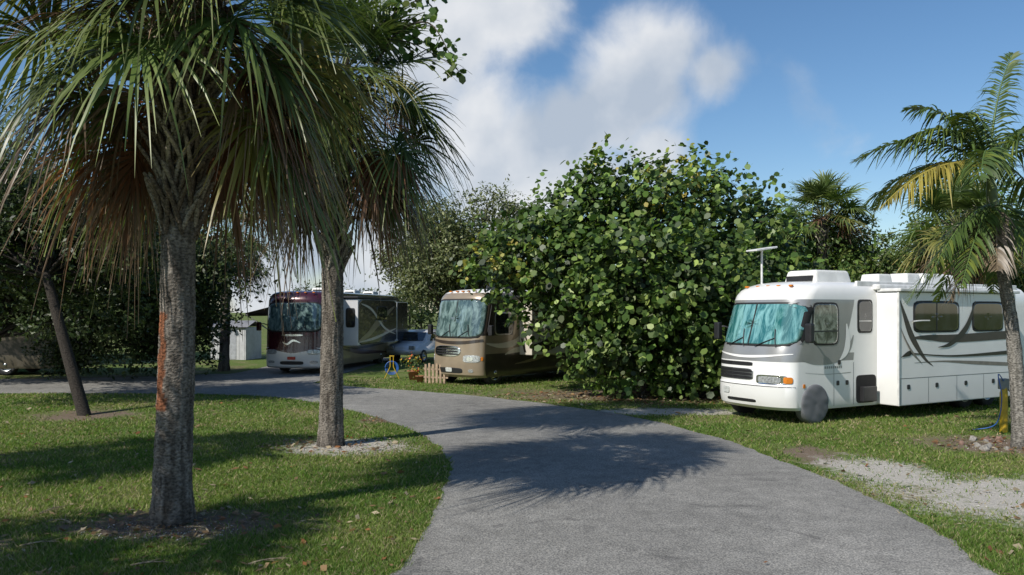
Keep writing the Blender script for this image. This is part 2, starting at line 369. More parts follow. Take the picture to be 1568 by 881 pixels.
p1=sabal('cabbage_palm',gp(262,800),(-4.3,10.5,6.75),.235,3.75,62,50,1.4,1.08,red=(1.5,2.8,math.radians(232),.5),seed=11,boots=125,nseg=48,lowel=-48)
p2=sabal('cabbage_palm',gp(506,682),(-3.72,16.8,7.45),.235,3.6,56,46,1.45,1.12,seed=12,boots=130,nseg=46,lowel=-48)
sabal('cabbage_palm',(-12.9,11.2),(-12.6,11.0,6.6),.25,4,40,22,1.3,1.1,seed=13,lod=0,nseg=30)
sabal('cabbage_palm',(-10.6,4.6),(-10.4,4.5,6.2),.25,4,40,22,1.3,1.1,seed=14,lod=0,nseg=30)
sabal('cabbage_palm',gp(343,568),(-13.6,38,6.4),.24,4.2,34,30,1.2,1.0,seed=15,lod=0,boots=30,nseg=26)
sabal('cabbage_palm',(14.6,37),(14.4,37,7.2),.24,5,38,10,1.2,1.05,seed=16,lod=0,boots=20,nseg=30,lowel=-20)
sabal('cabbage_palm',(17.6,31),(17.4,31,6.0),.24,5,38,12,1.3,1.1,seed=17,lod=0,boots=20,nseg=28)
def feather(mb,base,az,el,L,g,kind='g',n=46,ll=.55,curl=0):
    d=np.array([math.cos(el)*math.cos(az),math.cos(el)*math.sin(az),math.sin(el)]); s=np.array([-math.sin(az),math.cos(az),0.])
    ts=np.linspace(0,1,14)
    P=np.array([base+d*L*t+np.array([0,0,-1])*g*(L*t)**2*.5+s*curl*t*t for t in ts])
    cb={'g':(.065,.105,.028),'y':(.26,.22,.05),'d':(.15,.115,.075)}[kind]
    V,Q=tube(P,np.linspace(.032,.006,14),5); mb.add(V,Q,np.array(cb)*1.6)
    T=nrm(np.gradient(P,axis=0))
    for i in range(n):
        t=.13+.87*i/(n-1); f=t*13; k=min(int(f),12); q=f-k
        p=P[k]*(1-q)+P[k+1]*q; tt=nrm(T[k]*(1-q)+T[k+1]*q); nn=nrm(np.cross(tt,s)); nn=nn if nn[2]>0 else -nn
        for sg in (-1,1):
            l=ll*math.sin(math.pi*min(1,(.18+.82*t)))**.6*(.8+.3*rng.random())+.06
            if rng.random()<(.35 if kind=='d' else .07): continue
            dr=nrm(s*sg*.85+tt*(.5+.45*t+rng.normal(0,.08))+nn*(.3+rng.normal(0,.16)))
            r=np.array([0,.35,.7,1.])*l; drp=(1.5 if kind!='d' else 2.8)*(.5+.9*rng.random())
            pts=p+dr*r[:,None]+np.array([0,0,-1])*(drp*r**2*.9)[:,None]
            w=np.array([.008,.022,.018,.002]); wd=nrm(np.cross(nn,dr)*.9+nn*.3)
            V=np.empty((8,3)); V[0::2]=pts-wd*w[:,None]; V[1::2]=pts+wd*w[:,None]
            c=np.array(cb)*(.65+.7*rng.random()); 
            if kind=='g' and rng.random()<.3: c=c*np.array([1.8,1.4,1])
            mb.add(V,[(0,1,3,2),(2,3,5,4),(4,5,7,6)],c)
rng=np.random.default_rng(21)
bx,by=gp(1566,686)
fp=empty('feather_palm',(bx,by,0))
tp=np.array([-.5,0.1,4.55])
trunk(fp,(0,0,0),tp,.15,.11,None,.5,110,28,'trunk',(.3,.28,.25),(.15,.14,.12),.16,mids=(.08,0))
V,Q=tube([tp-np.array([0,0,.05]),tp+np.array([-.03,0,.25]),tp+np.array([-.08,0,.7]),tp+np.array([-.12,0,1.3])],[.11,.135,.1,.05],14)
mb=MB(); mb.add(V,Q,(.13,.17,.06)); mb.build('crownshaft',M_frond,True,fp)
mb=MB(); hb=tp+np.array([-.12,0,1.25]); R=math.radians
for az,el,L,g,k,cu in ((178,38,3.5,.33,'g',0),(152,64,3.5,.3,'g',.3),(200,12,3.0,.36,'y',0),(190,54,3.2,.42,'g',-.3),(50,76,3.4,.14,'g',-.3),(80,56,3.0,.26,'g',0),(20,52,3.0,.3,'g',0),(-20,35,2.9,.36,'g',0),(-70,44,2.5,.45,'g',0),(165,22,2.7,.5,'g',0),(130,20,2.6,.45,'g',0),(35,18,2.6,.45,'g',0),(235,30,2.4,.6,'g',0),(210,60,2.6,.4,'g',.2)):
    feather(mb,hb,R(az),R(el),L,g,k,56,.64,cu)
mb.build('green_fronds',M_frond,False,fp)
mb=MB()
for az,el,L,g,k in ((205,-5,2.0,.7,'g'),(182,-20,2.0,.7,'g'),(240,-35,1.5,.5,'d'),(160,-40,1.9,.4,'g'),(285,-40,1.5,.5,'g'),(320,-20,2.0,.6,'g'),(195,-50,1.8,.4,'d'),(100,-30,2,.5,'g'),(0,-45,1.8,.4,'d'),(60,-30,2,.4,'g'),(175,-60,1.8,.3,'d'),(220,-15,1.8,.8,'g')):
    feather(mb,tp+np.array([0,0,.5]),R(az),R(el),L,g,k,44,.45)
mb.build('old_fronds',M_frond,False,fp)
mb=MB()
for cz,az in ((.15,200),(.05,120)):
    for i in range(90):
        a=R(az)+rng.normal(0,.5); l=.3+.35*rng.random(); e_=rng.normal(.2,.4)
        o=tp+np.array([.1*math.cos(a),.1*math.sin(a),cz]); d=np.array([math.cos(a)*math.cos(e_),math.sin(a)*math.cos(e_),math.sin(e_)])
        V,Q=tube([o,o+d*l*.5,o+d*l-np.array([0,0,.12])],[.013,.011,.007],4); mb.add(V,Q,(.5,.47,.33))
mb.build('flower_stalks',M_bark,False,fp)
# ---------------------------------------------------------------- leafy trees
HEX=np.array([[0,0],[.5,.55],[1.1,.6],[1.5,.1],[1.2,-.55],[.5,-.58]])*.62
DIA=np.array([[0,0],[.5,.26],[1.1,0],[.5,-.26]])
def foliage(name,par,spheres,shoots,lps,ls,shape,pal,slen=.6,squash=1,sh=.35,down=0,low=.1):
    Vs=[];Cs=[]; tpl=HEX if shape=='hex' else DIA; k=len(tpl)
    for (cx,cy,cz,r) in spheres:
        ns=max(3,int(shoots*r*r))
        d=nrm(rng.normal(0,1,(ns,3))); rad=r*(1-sh+sh*rng.random(ns)**.5*1.0)
        lump=1+.22*np.sin(d[:,0]*5+cx)*np.sin(d[:,1]*4+cy)+.15*np.sin(d[:,2]*7+cz)
        o=np.array([cx,cy,cz])+d*(rad*lump)[:,None]*np.array([1,1,squash])
        sd=nrm(d+rng.normal(0,.45,(ns,3))+np.array([0,0,.35-down]))
        sl=slen*(.25+1.1*rng.random(ns)**2)
        m=ns*lps
        O=np.repeat(o,lps,0);SD=np.repeat(sd,lps,0);SL=np.repeat(sl,lps); D=np.repeat(d,lps,0)
        P=O+SD*(SL*rng.random(m))[:,None]+rng.normal(0,ls*.6,(m,3))
        ax=nrm(SD*.6+rng.normal(0,.8,(m,3))); nn=nrm(D*.5+np.array([-.2,-.25,.5])+rng.normal(0,.6,(m,3)))
        sx=nrm(np.cross(nn,ax)); ax=nrm(np.cross(sx,nn)); L=ls*(.55+.8*rng.random(m))
        V=P[:,None]+L[:,None,None]*(tpl[None,:,0,None]*ax[:,None]+tpl[None,:,1,None]*sx[:,None])
        V+= nn[:,None]*(L[:,None]*.14*np.abs(tpl[:,1])[None])[:,:,None]
        c=pal[rng.integers(0,len(pal),m)]*(.6+.8*rng.random(m))[:,None]*np.repeat(.7+.6*rng.random(ns),lps)[:,None]
        ok=P[:,2]>low
        Vs.append(V[ok].reshape(-1,3)); Cs.append(np.repeat(c[ok],k,0))
    V=np.concatenate(Vs); n=len(V)//k
    return mk(name,V,np.arange(len(V)).reshape(n,k),M_leaf,np.concatenate(Cs),False,par)
def limbs(par,base,spheres,r0,col=(.13,.11,.09),nt=3,name='trunk',fork=.35,mid=None,lim=.5):
    mb=MB(); b=np.array(base,float)
    cen=np.mean([s[:3] for s in spheres],0)
    fk=b+(cen-b)*fork if mid is None else np.array(mid,float)
    P=catmull([b-np.array([0,0,.05]),b+(fk-b)*.5+rng.normal(0,.08,3)*np.array([1,1,0]),fk],6)
    V,Q=tube(P,np.linspace(r0*1.15,r0*.8,len(P)),12); mb.add(V,Q,col)
    for s in spheres:
        e=np.array(s[:3]); P=catmull([fk-np.array([0,0,.1]),fk+(e-fk)*.35+rng.normal(0,.25,3)+np.array([0,0,.1]),fk+(e-fk)*.75+rng.normal(0,.2,3),e],4)
        V,Q=tube(P,np.linspace(r0*lim,r0*.1,len(P)),7); mb.add(V,Q,np.array(col)*(.8+.4*rng.random()))
        for j in range(4):
            d=nrm(rng.normal(0,1,3)+np.array([0,0,.3])); st=P[-4]
            V,Q=tube([st,st+d*s[3]*.5+rng.normal(0,.1,3),e+d*s[3]*.8],[r0*.14,r0*.08,r0*.03],5); mb.add(V,Q,np.array(col))
    return mb.build(name,M_bark,True,par)
A=np.array
pal_sg=A([(.07,.125,.022),(.09,.155,.03),(.045,.085,.018),(.14,.21,.045),(.065,.11,.026),(.2,.26,.07),(.035,.065,.015)])
pal_y=A([(.32,.31,.05),(.38,.32,.08),(.22,.26,.045),(.12,.18,.03)])
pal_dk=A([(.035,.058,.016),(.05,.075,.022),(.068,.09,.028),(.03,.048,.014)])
pal_gy=A([(.1,.125,.04),(.13,.15,.055),(.08,.1,.035),(.16,.17,.07)])
pal_md=A([(.065,.11,.023),(.09,.14,.028),(.045,.085,.018),(.13,.16,.04)])
rng=np.random.default_rng(31)
sg=[(770,400,27,.95),(815,375,27.5,1.25),(850,340,28,1.1),(905,325,28,1.4),(922,290,28,1.0),(1010,320,27.5,1.7),(1090,325,28.3,1.5),(1150,355,28.8,1.3),(1190,410,29.2,1.1),(870,420,26.3,1.5),(960,420,25.3,1.8),(1060,430,25.2,1.9),(1150,460,26.5,1.7),(780,445,27.4,.7),(815,490,27,.5),(900,505,26,1.3),(975,520,25.6,1.6),(1060,540,25.8,1.6),(1150,550,27,1.4),(990,470,29,2.5),(1090,470,29.5,2.5),(880,450,29,1.6),(960,380,29,2.1)]
sgw=[]
e=empty('sea_grape_tree',(0,0,0))
for (a,b,Yd,r) in sg: sgw.append((*up(a,b,Yd),r))
limbs(e,(4.6,28.2,0),sgw,.2,(.16,.13,.1),mid=(4.6,28.3,1.6))
limbs(e,(3.4,28.0,0),sgw[:6]+sgw[9:10]+sgw[13:16],.13,(.16,.13,.1),name='stem_1',mid=(3.1,28,1.5))
limbs(e,(6.2,28.6,0),sgw[6:9]+sgw[16:19],.13,(.16,.13,.1),name='stem_2',mid=(6.5,28.6,1.6))
foliage('leaves',e,sgw,42,11,.235,'hex',pal_sg,.85,sh=.6)
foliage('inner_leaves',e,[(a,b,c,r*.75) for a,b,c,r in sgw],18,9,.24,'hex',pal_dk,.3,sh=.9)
foliage('young_leaves',e,[(*up(1030,280,27.6),.9),(*up(985,292,27.4),.7),(*up(925,262,27.8),.5),(*up(1075,300,27.3),.5),(*up(740,395,26.8),.6),(*up(800,400,26.3),.6)],38,9,.18,'hex',pal_y,.6,sh=.6)
foliage('top_shoots',e,[(*up(918,243,28),.35),(*up(1110,268,28),.35),(*up(1060,262,28),.3),(*up(1165,300,28.5),.4),(*up(880,270,28),.4),(*up(722,365,27),.3),(*up(720,425,27.2),.4),(*up(1210,340,29),.5),(*up(960,262,28),.3),(*up(838,310,28),.3)],45,8,.2,'hex',pal_sg,.6)
e=empty('shrub',(0,0,0))
us=[(*up(950,575,25.8),.6),(*up(985,570,26),.6),(*up(1020,585,26.2),.5),(*up(915,590,26.5),.4),(*up(1060,590,26.6),.5)]
foliage('leaves',e,us,130,8,.12,'dia',A([(.13,.22,.04),(.17,.26,.06),(.09,.16,.03)]),.35,sh=.7)
limbs(e,(*us[1][:2],0),us,.03)
def rnd_crown(c,R,n,r,low=0):
    out=[]
    while len(out)<n:
        d=nrm(rng.normal(0,1,3)); q=(.2+.85*rng.random())
        p=A(c)+d*A(R)*q
        if p[2]<low: continue
        out.append((*p,r*(.35+1.1*rng.random())))
    return out
def tree(name,base,c,R,n,r,shoots,lps,ls,shape,pal,r0,seed,sh=.8,slen=.8,fork=.35,col=(.13,.11,.09),low=0,mid=None,down=0,lim=.5):
    global rng; rng=np.random.default_rng(seed)
    e=empty(name,(0,0,0)); sp=rnd_crown(c,R,n,r,low)
    limbs(e,base,sp,r0,col,fork=fork,mid=mid,lim=lim); foliage('leaves',e,sp,shoots,lps,ls,shape,pal,slen,sh=sh,down=down,low=max(.1,low-.8)); return e
tree('oak_tree',(-3.4,50,0),(-2.9,50,6.2),(5.0,3.5,3.8),64,1.05,75,10,.21,'dia',pal_gy,.3,41,slen=1.0)
tree('buttonwood_tree',(*gp(130,636),0),(-14.2,24.0,5.3),(5.0,3.2,2.5),70,1.0,64,10,.15,'dia',pal_dk,.15,42,slen=.8,mid=(-13.1,22.4,3.9),col=(.05,.042,.035),lim=.3,low=2.9)
tree('buttonwood_tree',(-20.8,31.4,0),(-20,31,5.2),(6,3,3.7),70,1.35,48,10,.2,'dia',pal_dk,.16,43,col=(.05,.042,.035),low=2.6,lim=.35)
tree('buttonwood_tree',(-13.9,33.5,0),(-14.6,33.5,4.4),(3.3,2.2,3.6),50,1.05,54,10,.19,'dia',pal_dk,.13,54,col=(.05,.042,.035),lim=.35)
tree('shrub',(-15.3,34.8,0),(-15.6,34.8,2.2),(2.4,1.5,2.0),34,.8,65,10,.17,'dia',pal_dk,.08,44,slen=.6)
tree('shrub',(-18.6,33.6,0),(-18.7,33.7,1.1),(1.8,.4,.9),20,.55,80,10,.15,'dia',pal_dk,.06,55,slen=.5)
tree('oak_tree',(-30,44,0),(-30,44,5.5),(9,4,5.4),60,1.8,36,10,.26,'dia',pal_dk,.3,47,slen=1.1)
tree('oak_tree',(16,38.5,0),(15.0,38.5,4.8),(4.2,2.5,3.0),44,1.15,50,9,.2,'dia',pal_md,.25,48)
tree('oak_tree',(21,37,0),(21,37,5.2),(5,2.5,3.9),56,1.2,50,9,.2,'dia',pal_md,.25,49)
tree('oak_tree',(10.5,38,0),(11,38,4.4),(3.5,2.5,3.2),40,1.15,50,9,.2,'dia',pal_md,.25,50)
tree('shrub',(12,33.5,0),(12.5,33.5,2.4),(5.5,1.6,2.4),52,.95,50,9,.19,'dia',pal_md,.12,51)
tree('shrub',(20,33.5,0),(21,33.5,2.6),(5.5,1.6,2.6),52,1.0,50,9,.19,'dia',pal_md,.12,52)
tree('sea_grape_tree',(6.5,34.5,0),(8.5,33,2.6),(3.2,1.3,2.5),30,1.1,40,10,.2,'hex',pal_md,.12,53)
rng=np.random.default_rng(60); e=empty('distant_trees',(0,0,0))
sp=[]
for i in range(150):
    x=-140+280*rng.random(); y=110+25*rng.random()
    if -42<x*110/y<-29: continue
    sp.append((x,y,1.0+3.5*rng.random(),2.0+2.*rng.random()))
foliage('leaves',e,sp,12,8,.6,'dia',pal_dk,1.2,sh=.7)
mb=MB()
for s in sp:
    V,Q=tube([(s[0],s[1],0),(s[0],s[1],s[2])],[.2,.1],5); mb.add(V,Q,(.1,.09,.07))
mb.build('trunks',M_bark,False,e)
rng=np.random.default_rng(61); e=empty('strangler_fig',(0,0,0))
P=catmull([(-3.8,17.05,5.6),(-3.4,17.3,7.2),up(600,60,16.8),up(655,35,16.6),up(690,85,16.5),],6)
mb=MB(); V,Q=tube(P,np.linspace(.05,.008,len(P)),6); mb.add(V,Q,(.14,.12,.09))
P2=catmull([up(600,60,16.8),up(640,70,16.7),up(700,105,16.5)],6); V,Q=tube(P2,np.linspace(.02,.006,len(P2)),6); mb.add(V,Q,(.14,.12,.09))
P3=catmull([up(580,40,16.9),up(620,10,16.8),up(665,-10,16.7)],6); V,Q=tube(P3,np.linspace(.02,.006,len(P3)),6); mb.add(V,Q,(.14,.12,.09)); mb.build('branches',M_bark,True,e)
sp=[(*p,.14) for p in np.concatenate([P[9:],P2,P3])[::2]]
foliage('leaves',e,sp,60,4,.18,'hex',pal_sg,.25,sh=.9)
foliage('inner_leaves',e,[(*up(560,40,17.3),.7),(*up(600,10,17.3),.6),(*up(540,285,17.3),.25)],30,9,.14,'hex',pal_md,.5,sh=.9)

# ---------------------------------------------------------------- motorhomes
M_rub=mat('black_rubber',(.015,.015,.016),.6); M_tire=mat('tire',(.025,.025,.025),.85,bump=.4)
M_blk=mat('black_plastic',(.02,.02,.022),.45); M_under=mat('underbody',(.012,.012,.012),.9)
M_chr=mat('chrome',(.65,.65,.66),.12,1,.05); M_alu=mat('aluminium',(.5,.5,.5),.35,1,.1)
M_white=mat('white_gelcoat',(.8,.8,.78),.3,0,.03,1.5,coat=.4,dirt=.5)
M_wroof=mat('white_roof',(.74,.74,.71),.5,0,.08,3)
M_lamp=mat('headlamp_lens',(.5,.52,.53),.08,.3,.25,20); M_amb=mat('amber_lens',(.7,.22,.02),.2); M_red=mat('red_lens',(.5,.02,.02),.2)
M_plate=mat('licence_plate',(.6,.62,.6),.4,0,.2,25)
def glass(name,dark,light,scale=3,seed=0,rough=.04,stretch=(1,1.6,.7)):
    m=bpy.data.materials.new(name); t=nt(m); L=t.links.new
    o=N(t,'ShaderNodeOutputMaterial'); b=N(t,'ShaderNodeBsdfPrincipled'); b.inputs['Roughness'].default_value=rough; b.inputs['Specular IOR Level'].default_value=.8
    b.inputs['Coat Weight'].default_value=.6; b.inputs['Coat Roughness'].default_value=.02
    tc=N(t,'ShaderNodeTexCoord'); mp=N(t,'ShaderNodeMapping'); mp.inputs['Location'].default_value=(seed,seed,seed); mp.inputs['Scale'].default_value=stretch
    n=N(t,'ShaderNodeTexNoise'); n.inputs['Scale'].default_value=scale; n.inputs['Detail'].default_value=7; n.inputs['Roughness'].default_value=.65; n.inputs['Distortion'].default_value=.8
    L(tc.outputs['Object'],mp.inputs[0]); L(mp.outputs[0],n.inputs['Vector'])
    r=N(t,'ShaderNodeValToRGB'); L(n.outputs[0],r.inputs[0]); e=r.color_ramp.elements; e[0].position=.42; e[0].color=c4(dark); e[1].position=.62; e[1].color=c4(light)
    L(r.outputs[0],b.inputs['Base Color']); L(b.outputs[0],o.inputs[0]); return m
G_teal=glass('windshield_with_sunshade',(.02,.12,.125),(.2,.42,.42),2.6,2,stretch=(1,2.2,.5)); G_dark=glass('tinted_glass',(.008,.009,.01),(.03,.033,.035),2)
G_ws=glass('windshield_glass',(.04,.075,.075),(.2,.29,.28),2.4,5); G_cur=glass('curtained_window',(.05,.06,.055),(.3,.34,.3),4,1)
def bevbox(name,x0,x1,y0,y1,z0,z1,m,par,bev=.03,seg=3,taper=0):
    me=bpy.data.meshes.new(name); bm=bmesh.new(); bmesh.ops.create_cube(bm,size=1)
    for v in bm.verts:
        tx=1-taper if v.co.z>0 else 1
        v.co=Vector(((x0+x1)/2+v.co.x*(x1-x0)*tx,(y0+y1)/2+v.co.y*(y1-y0)*tx,(z0+z1)/2+v.co.z*(z1-z0)))
    if bev: bmesh.ops.bevel(bm,geom=bm.edges[:],offset=bev,segments=seg,affect='EDGES',profile=.6)
    bm.to_mesh(me); bm.free(); me.materials.append(m)
    o=bpy.data.objects.new(name,me); COL.objects.link(o); o.parent=par; return o
def lathe(name,prof,cx,cy,cz,m,par,n=32,mats=None,mi=None):
    V=[];Q=[];I=[]
    for (r,y) in prof:
        for k in range(n):
            a=2*math.pi*k/n; V.append((cx+r*math.cos(a),cy+y,cz+r*math.sin(a)))
    for i in range(len(prof)-1):
        for k in range(n):
            j=(k+1)%n; Q.append((i*n+k,i*n+j,(i+1)*n+j,(i+1)*n+k)); I.append(mi[i] if mi else 0)
    return mk(name,V,np.array(Q),mats or m,None,True,par,mi=I)
def wheel(par,x,y,r=.47,style='chrome',side=-1):
    s=side
    if style=='cover':
        pr=[(0,s*.03),(r*.15,s*.035),(r*.3,s*.035),(r*.45,s*.033),(r*.6,s*.03),(r*.72,s*.026),(r*.85,s*.02),(r*.95,s*.01),(r*1.0,-s*.01),(r*1.02,-s*.05),(r*1.02,-s*.24),(r*.9,-s*.27)]
        ob=lathe('wheel_cover',pr,x,y,r*1.0,mat('fabric_cover',(.13,.135,.145),.85,0,.03,3),par,64)
        for v in ob.data.vertices:
            dx,dz=v.co.x-x,v.co.z-r; rr=math.hypot(dx,dz)/r
            v.co.y+=s*.012*mnoise.noise(Vector((v.co.x*4,v.co.z*6,1)))+s*.006*math.sin((dx*.4+dz)*26+3*dx)*min(1,rr)
            v.co.z=max(v.co.z,.005)
        return
    lathe('tire',[(r*.6,s*.0),(r*.66,s*.02),(r*.85,s*.035),(r*.96,s*.01),(r,-s*.04),(r,-s*.24),(r*.94,-s*.28),(r*.6,-s*.28)],x,y,r,M_tire,par,36)
    rim=M_chr if style=='chrome' else M_alu
    lathe('rim',[(r*.62,s*.01),(r*.58,s*.015),(r*.53,-s*.06),(r*.36,-s*.05),(r*.3,-s*.02),(r*.2,s*.0),(r*.18,s*.05),(r*.1,s*.075),(0,s*.08)],x,y,r,rim,par,30)
    for k in range(8):
        a=k*math.pi/4+.2; lathe('lug_%d'%(k+1),[(.02,-s*.05),(.02,s*.0),(0,s*.0)],x+r*.27*math.cos(a),y,r+r*.27*math.sin(a),rim,par,6)
class RV:
    def __init__(s,name,loc,th,W,L,levels,matf,mats,arch,blk_i,n_x=18):
        s.W=W;s.L=L;s.lv=A(levels,float); s.e=empty(name,(loc[0],loc[1],0),th)
        T=np.linspace(-90,90,33)
        rows=[]
        for (z,xf,ins,D) in s.lv:
            pts=[];xb=xf+D
            for k in range(n_x): pts.append((L-.0-(L-.0-xb)*k/(n_x-1)-(ins*.6 if k==0 else 0),ins))
            for t in T[1:-1]:
                q=math.radians(t); sn=math.copysign(abs(math.sin(q))**(2/2.6),math.sin(q)); pts.append((xf+D*(1-math.cos(q)),W/2+sn*(W/2-ins)))
            for k in range(n_x): pts.append((xb+(L-ins*.6-xb)*k/(n_x-1),W-ins))
            rows.append([(p[0],p[1],z) for p in pts])
        n=len(rows[0]); V=A(rows).reshape(-1,3); Q=[];I=[]
        for i in range(len(rows)-1):
            for k in range(n):
                j=(k+1)%n; q=(i*n+k,i*n+j,(i+1)*n+j,(i+1)*n+k); Q.append(q)
                c=V[list(q)].mean(0); I.append(matf(c[0],c[1],c[2]))
        me=bpy.data.meshes.new('body'); top=[(len(rows)-1)*n+k for k in range(n)]; bot=[k for k in range(n)][::-1]
        me.from_pydata(V.tolist(),[],[list(q)[::-1] for q in Q]+[top[::-1],bot[::-1]]); 
        for p,i in zip(me.polygons,I+[matf(5,1,9),blk_i]): p.material_index=i
        for m in mats: me.materials.append(m)
        bm=bmesh.new(); bm.from_mesh(me); bmesh.ops.recalc_face_normals(bm,faces=bm.faces[:]); bm.to_mesh(me); bm.free()
        ob=bpy.data.objects.new('body',me); COL.objects.link(ob)
        for (ax,az,ar) in arch:
            for (y0,y1) in ((-.4,.42),(W-.42,W+.4)):
                mm=bpy.data.meshes.new('c'); b2=bmesh.new(); bmesh.ops.create_cone(b2,cap_ends=True,segments=40,radius1=ar,radius2=ar,depth=y1-y0)
                for v in b2.verts:
                    x,y,z=v.co; v.co=Vector((ax+x,(y0+y1)/2+z,az+y))
                bmesh.ops.recalc_face_normals(b2,faces=b2.faces[:])
                for f in b2.faces: f.material_index=blk_i
                b2.to_mesh(mm); b2.free()
                for m in mats: mm.materials.append(m)
                cu=bpy.data.objects.new('c',mm); COL.objects.link(cu)
                md=ob.modifiers.new('b','BOOLEAN'); md.operation='DIFFERENCE'; md.object=cu; md.solver='EXACT'
                bpy.context.view_layer.update()
                nm=bpy.data.meshes.new_from_object(ob.evaluated_get(bpy.context.evaluated_depsgraph_get()))
                ob.modifiers.clear(); ob.data=nm; bpy.data.objects.remove(cu)
        ob.parent=s.e; s.body=ob
        bm=bmesh.new(); bm.from_mesh(ob.data)
        for f in bm.faces: f.smooth=True
        for ed in bm.edges:
            if len(ed.link_faces)==2 and ed.calc_face_angle(0)>math.radians(28): ed.smooth=False
        bm.to_mesh(ob.data); bm.free()
    def front(s,u,z):
        lv=s.lv; xf=np.interp(z,lv[:,0],lv[:,1]);ins=np.interp(z,lv[:,0],lv[:,2]);D=np.interp(z,lv[:,0],lv[:,3])
        return A([xf+D*(1-math.sqrt(max(0,1-abs(u)**2.6))),s.W/2+u*(s.W/2-ins),z])
    def fn(s,u,z):
        a=s.front(min(u+.01,.999),z)-s.front(max(u-.01,-.999),z); b=s.front(u,z+.02)-s.front(u,z-.02); n=nrm(np.cross(a,b)); return n if n[0]<0 or abs(u)>.9 and n[0]<.3 else -n
    def patch(s,name,u0,u1,z0,z1,m,kind='front',off=.01,n=5,k=0,depth=.03,slant=0):
        def P(u,z,o):
            if kind=='front': return s.front(u,z)+s.fn(u,z)*o
            if kind=='side': return A([u,k-o,z])
            if kind=='sf': return A([k-o,u,z])
        uc,zc=(u0+u1)/2,(z0+z1)/2; hu,hz=(u1-u0)/2,(z1-z0)/2
        nphi=48; rings=[.02,.25,.5,.7,.85,.95,1]
        V=[];
        for r in rings:
            for j in range(nphi):
                a=2*math.pi*(j+.5)/nphi; ca,sa=math.cos(a),math.sin(a)
                q=(abs(ca)**n+abs(sa)**n)**(-1/n)
                uu=q*ca*r; vv=q*sa*r
                V.append(P(uc+uu*hu+slant*vv*hz,zc+vv*hz,off))
        for j in range(nphi):
            a=2*math.pi*(j+.5)/nphi; ca,sa=math.cos(a),math.sin(a); q=(abs(ca)**n+abs(sa)**n)**(-1/n)
            V.append(P(uc+q*ca*hu+slant*q*sa*hz,zc+q*sa*hz,off-depth))
        Q=[]
        for i in range(len(rings)):
            for j in range(nphi):
                l=(j+1)%nphi; Q.append((i*nphi+j,i*nphi+l,(i+1)*nphi+l,(i+1)*nphi+j))
        return mk(name,V,[A(Q),A([list(range(nphi))])],m,None,True,s.e)
    def window(s,name,u0,u1,z0,z1,m,kind='side',k=0,n=7,rim=.035,rimm=None,slant=0):
        ru=rim/(s.W/2) if kind=='front' else rim
        s.patch(name+'_frame',u0-ru,u1+ru,z0-rim,z1+rim,rimm or M_rub,kind,.008,n,k,slant=slant)
        s.patch(name,u0,u1,z0,z1,m,kind,.016,n,k,.006,slant=slant)
    def swoosh(s,name,pts,m,k=0,off=.004):
        P=catmull(pts,10); V=[];
        d=np.gradient(P[:,:2],axis=0); d/=np.linalg.norm(d,axis=1)[:,None]+1e-9
        for p,t in zip(P,d):
            nx,nz=-t[1],t[0]
            for sg in (-1,1): V.append((p[0]+sg*nx*p[2],k-off,p[1]+sg*nz*p[2]))
        Q=[(2*i,2*i+1,2*i+3,2*i+2) for i in range(len(P)-1)]
        return mk(name,V,A(Q),m,None,False,s.e)
    def fswoosh(s,name,pts,m,off=.012):
        P=catmull(pts,8);V=[]
        d=np.gradient(P[:,:2]*A([s.W/2,1]),axis=0); d/=np.linalg.norm(d,axis=1)[:,None]+1e-9
        for p,t in zip(P,d):
            for sg in (-1,1):
                u=p[0]-sg*t[1]*p[2]/(s.W/2); z=p[1]+sg*t[0]*p[2]; V.append(s.front(u,z)+s.fn(u,z)*off)
        return mk(name,V,A([(2*i,2*i+1,2*i+3,2*i+2) for i in range(len(P)-1)]),m,None,False,s.e)
    def tube(s,name,P,r,m,n=8):
        V,Q=tube(catmull(P,6) if len(P)>2 else P,r,n); return mk(name,V,Q,m,None,True,s.e)
    def wiper(s,i,u0,u1,z0,z1):
        a=[s.front(u0+(u1-u0)*t,z0+(z1-z0)*t)+A([-.035,0,0]) for t in (0,.3,.6,1)]
        s.tube('wiper_%d'%i,a,.012,M_blk)
        b=[s.front(u1-.05,z1-.22)+A([-.045,0,0]),s.front(u1,z1)+A([-.045,0,0]),s.front(u1+.03,z1+.22)+A([-.045,0,0])]
        s.tube('wiper_blade_%d'%i,b,.012,M_blk)
    def mirror(s,x,z,m,y=-.32,far=True,zs=.2):
        for nm,yy,sg in (('mirror_near',y,1),('mirror_far',s.W-y,-1)):
            if sg<0 and not far: continue
            bevbox(nm,x-.09,x+.07,yy-.1,yy+.1,z-zs,z+zs,m,s.e,.05)
            y0=0 if sg>0 else s.W
            s.tube(nm+'_arm',[(x+.25,y0,z+.02),(x+.1,(y0+yy)/2,z+.12),(x,yy,z+.1)],.022,M_blk)
    def ac(s,x,y,z=None,m=None,l=.95,w=.7,h=.3):
        z=z if z else s.lv[-1,0]; bevbox('roof_air_conditioner',x,x+l,y,y+w,z-.02,z+h,m or M_wroof,s.e,.09,4,.12)
        bevbox('air_conditioner_grille',x-.02,x+.1,y+.12,y+w-.12,z+.04,z+h*.55,M_blk,s.e,.01,1)
    def seams(s,xs,z0,z1,k=0):
        for i,x in enumerate(xs): mk('seam_%d'%i,[(x-.006,k-.003,z0),(x+.006,k-.003,z0),(x+.006,k-.003,z1),(x-.006,k-.003,z1)],A([[0,1,2,3]]),M_blk,None,False,s.e)
        
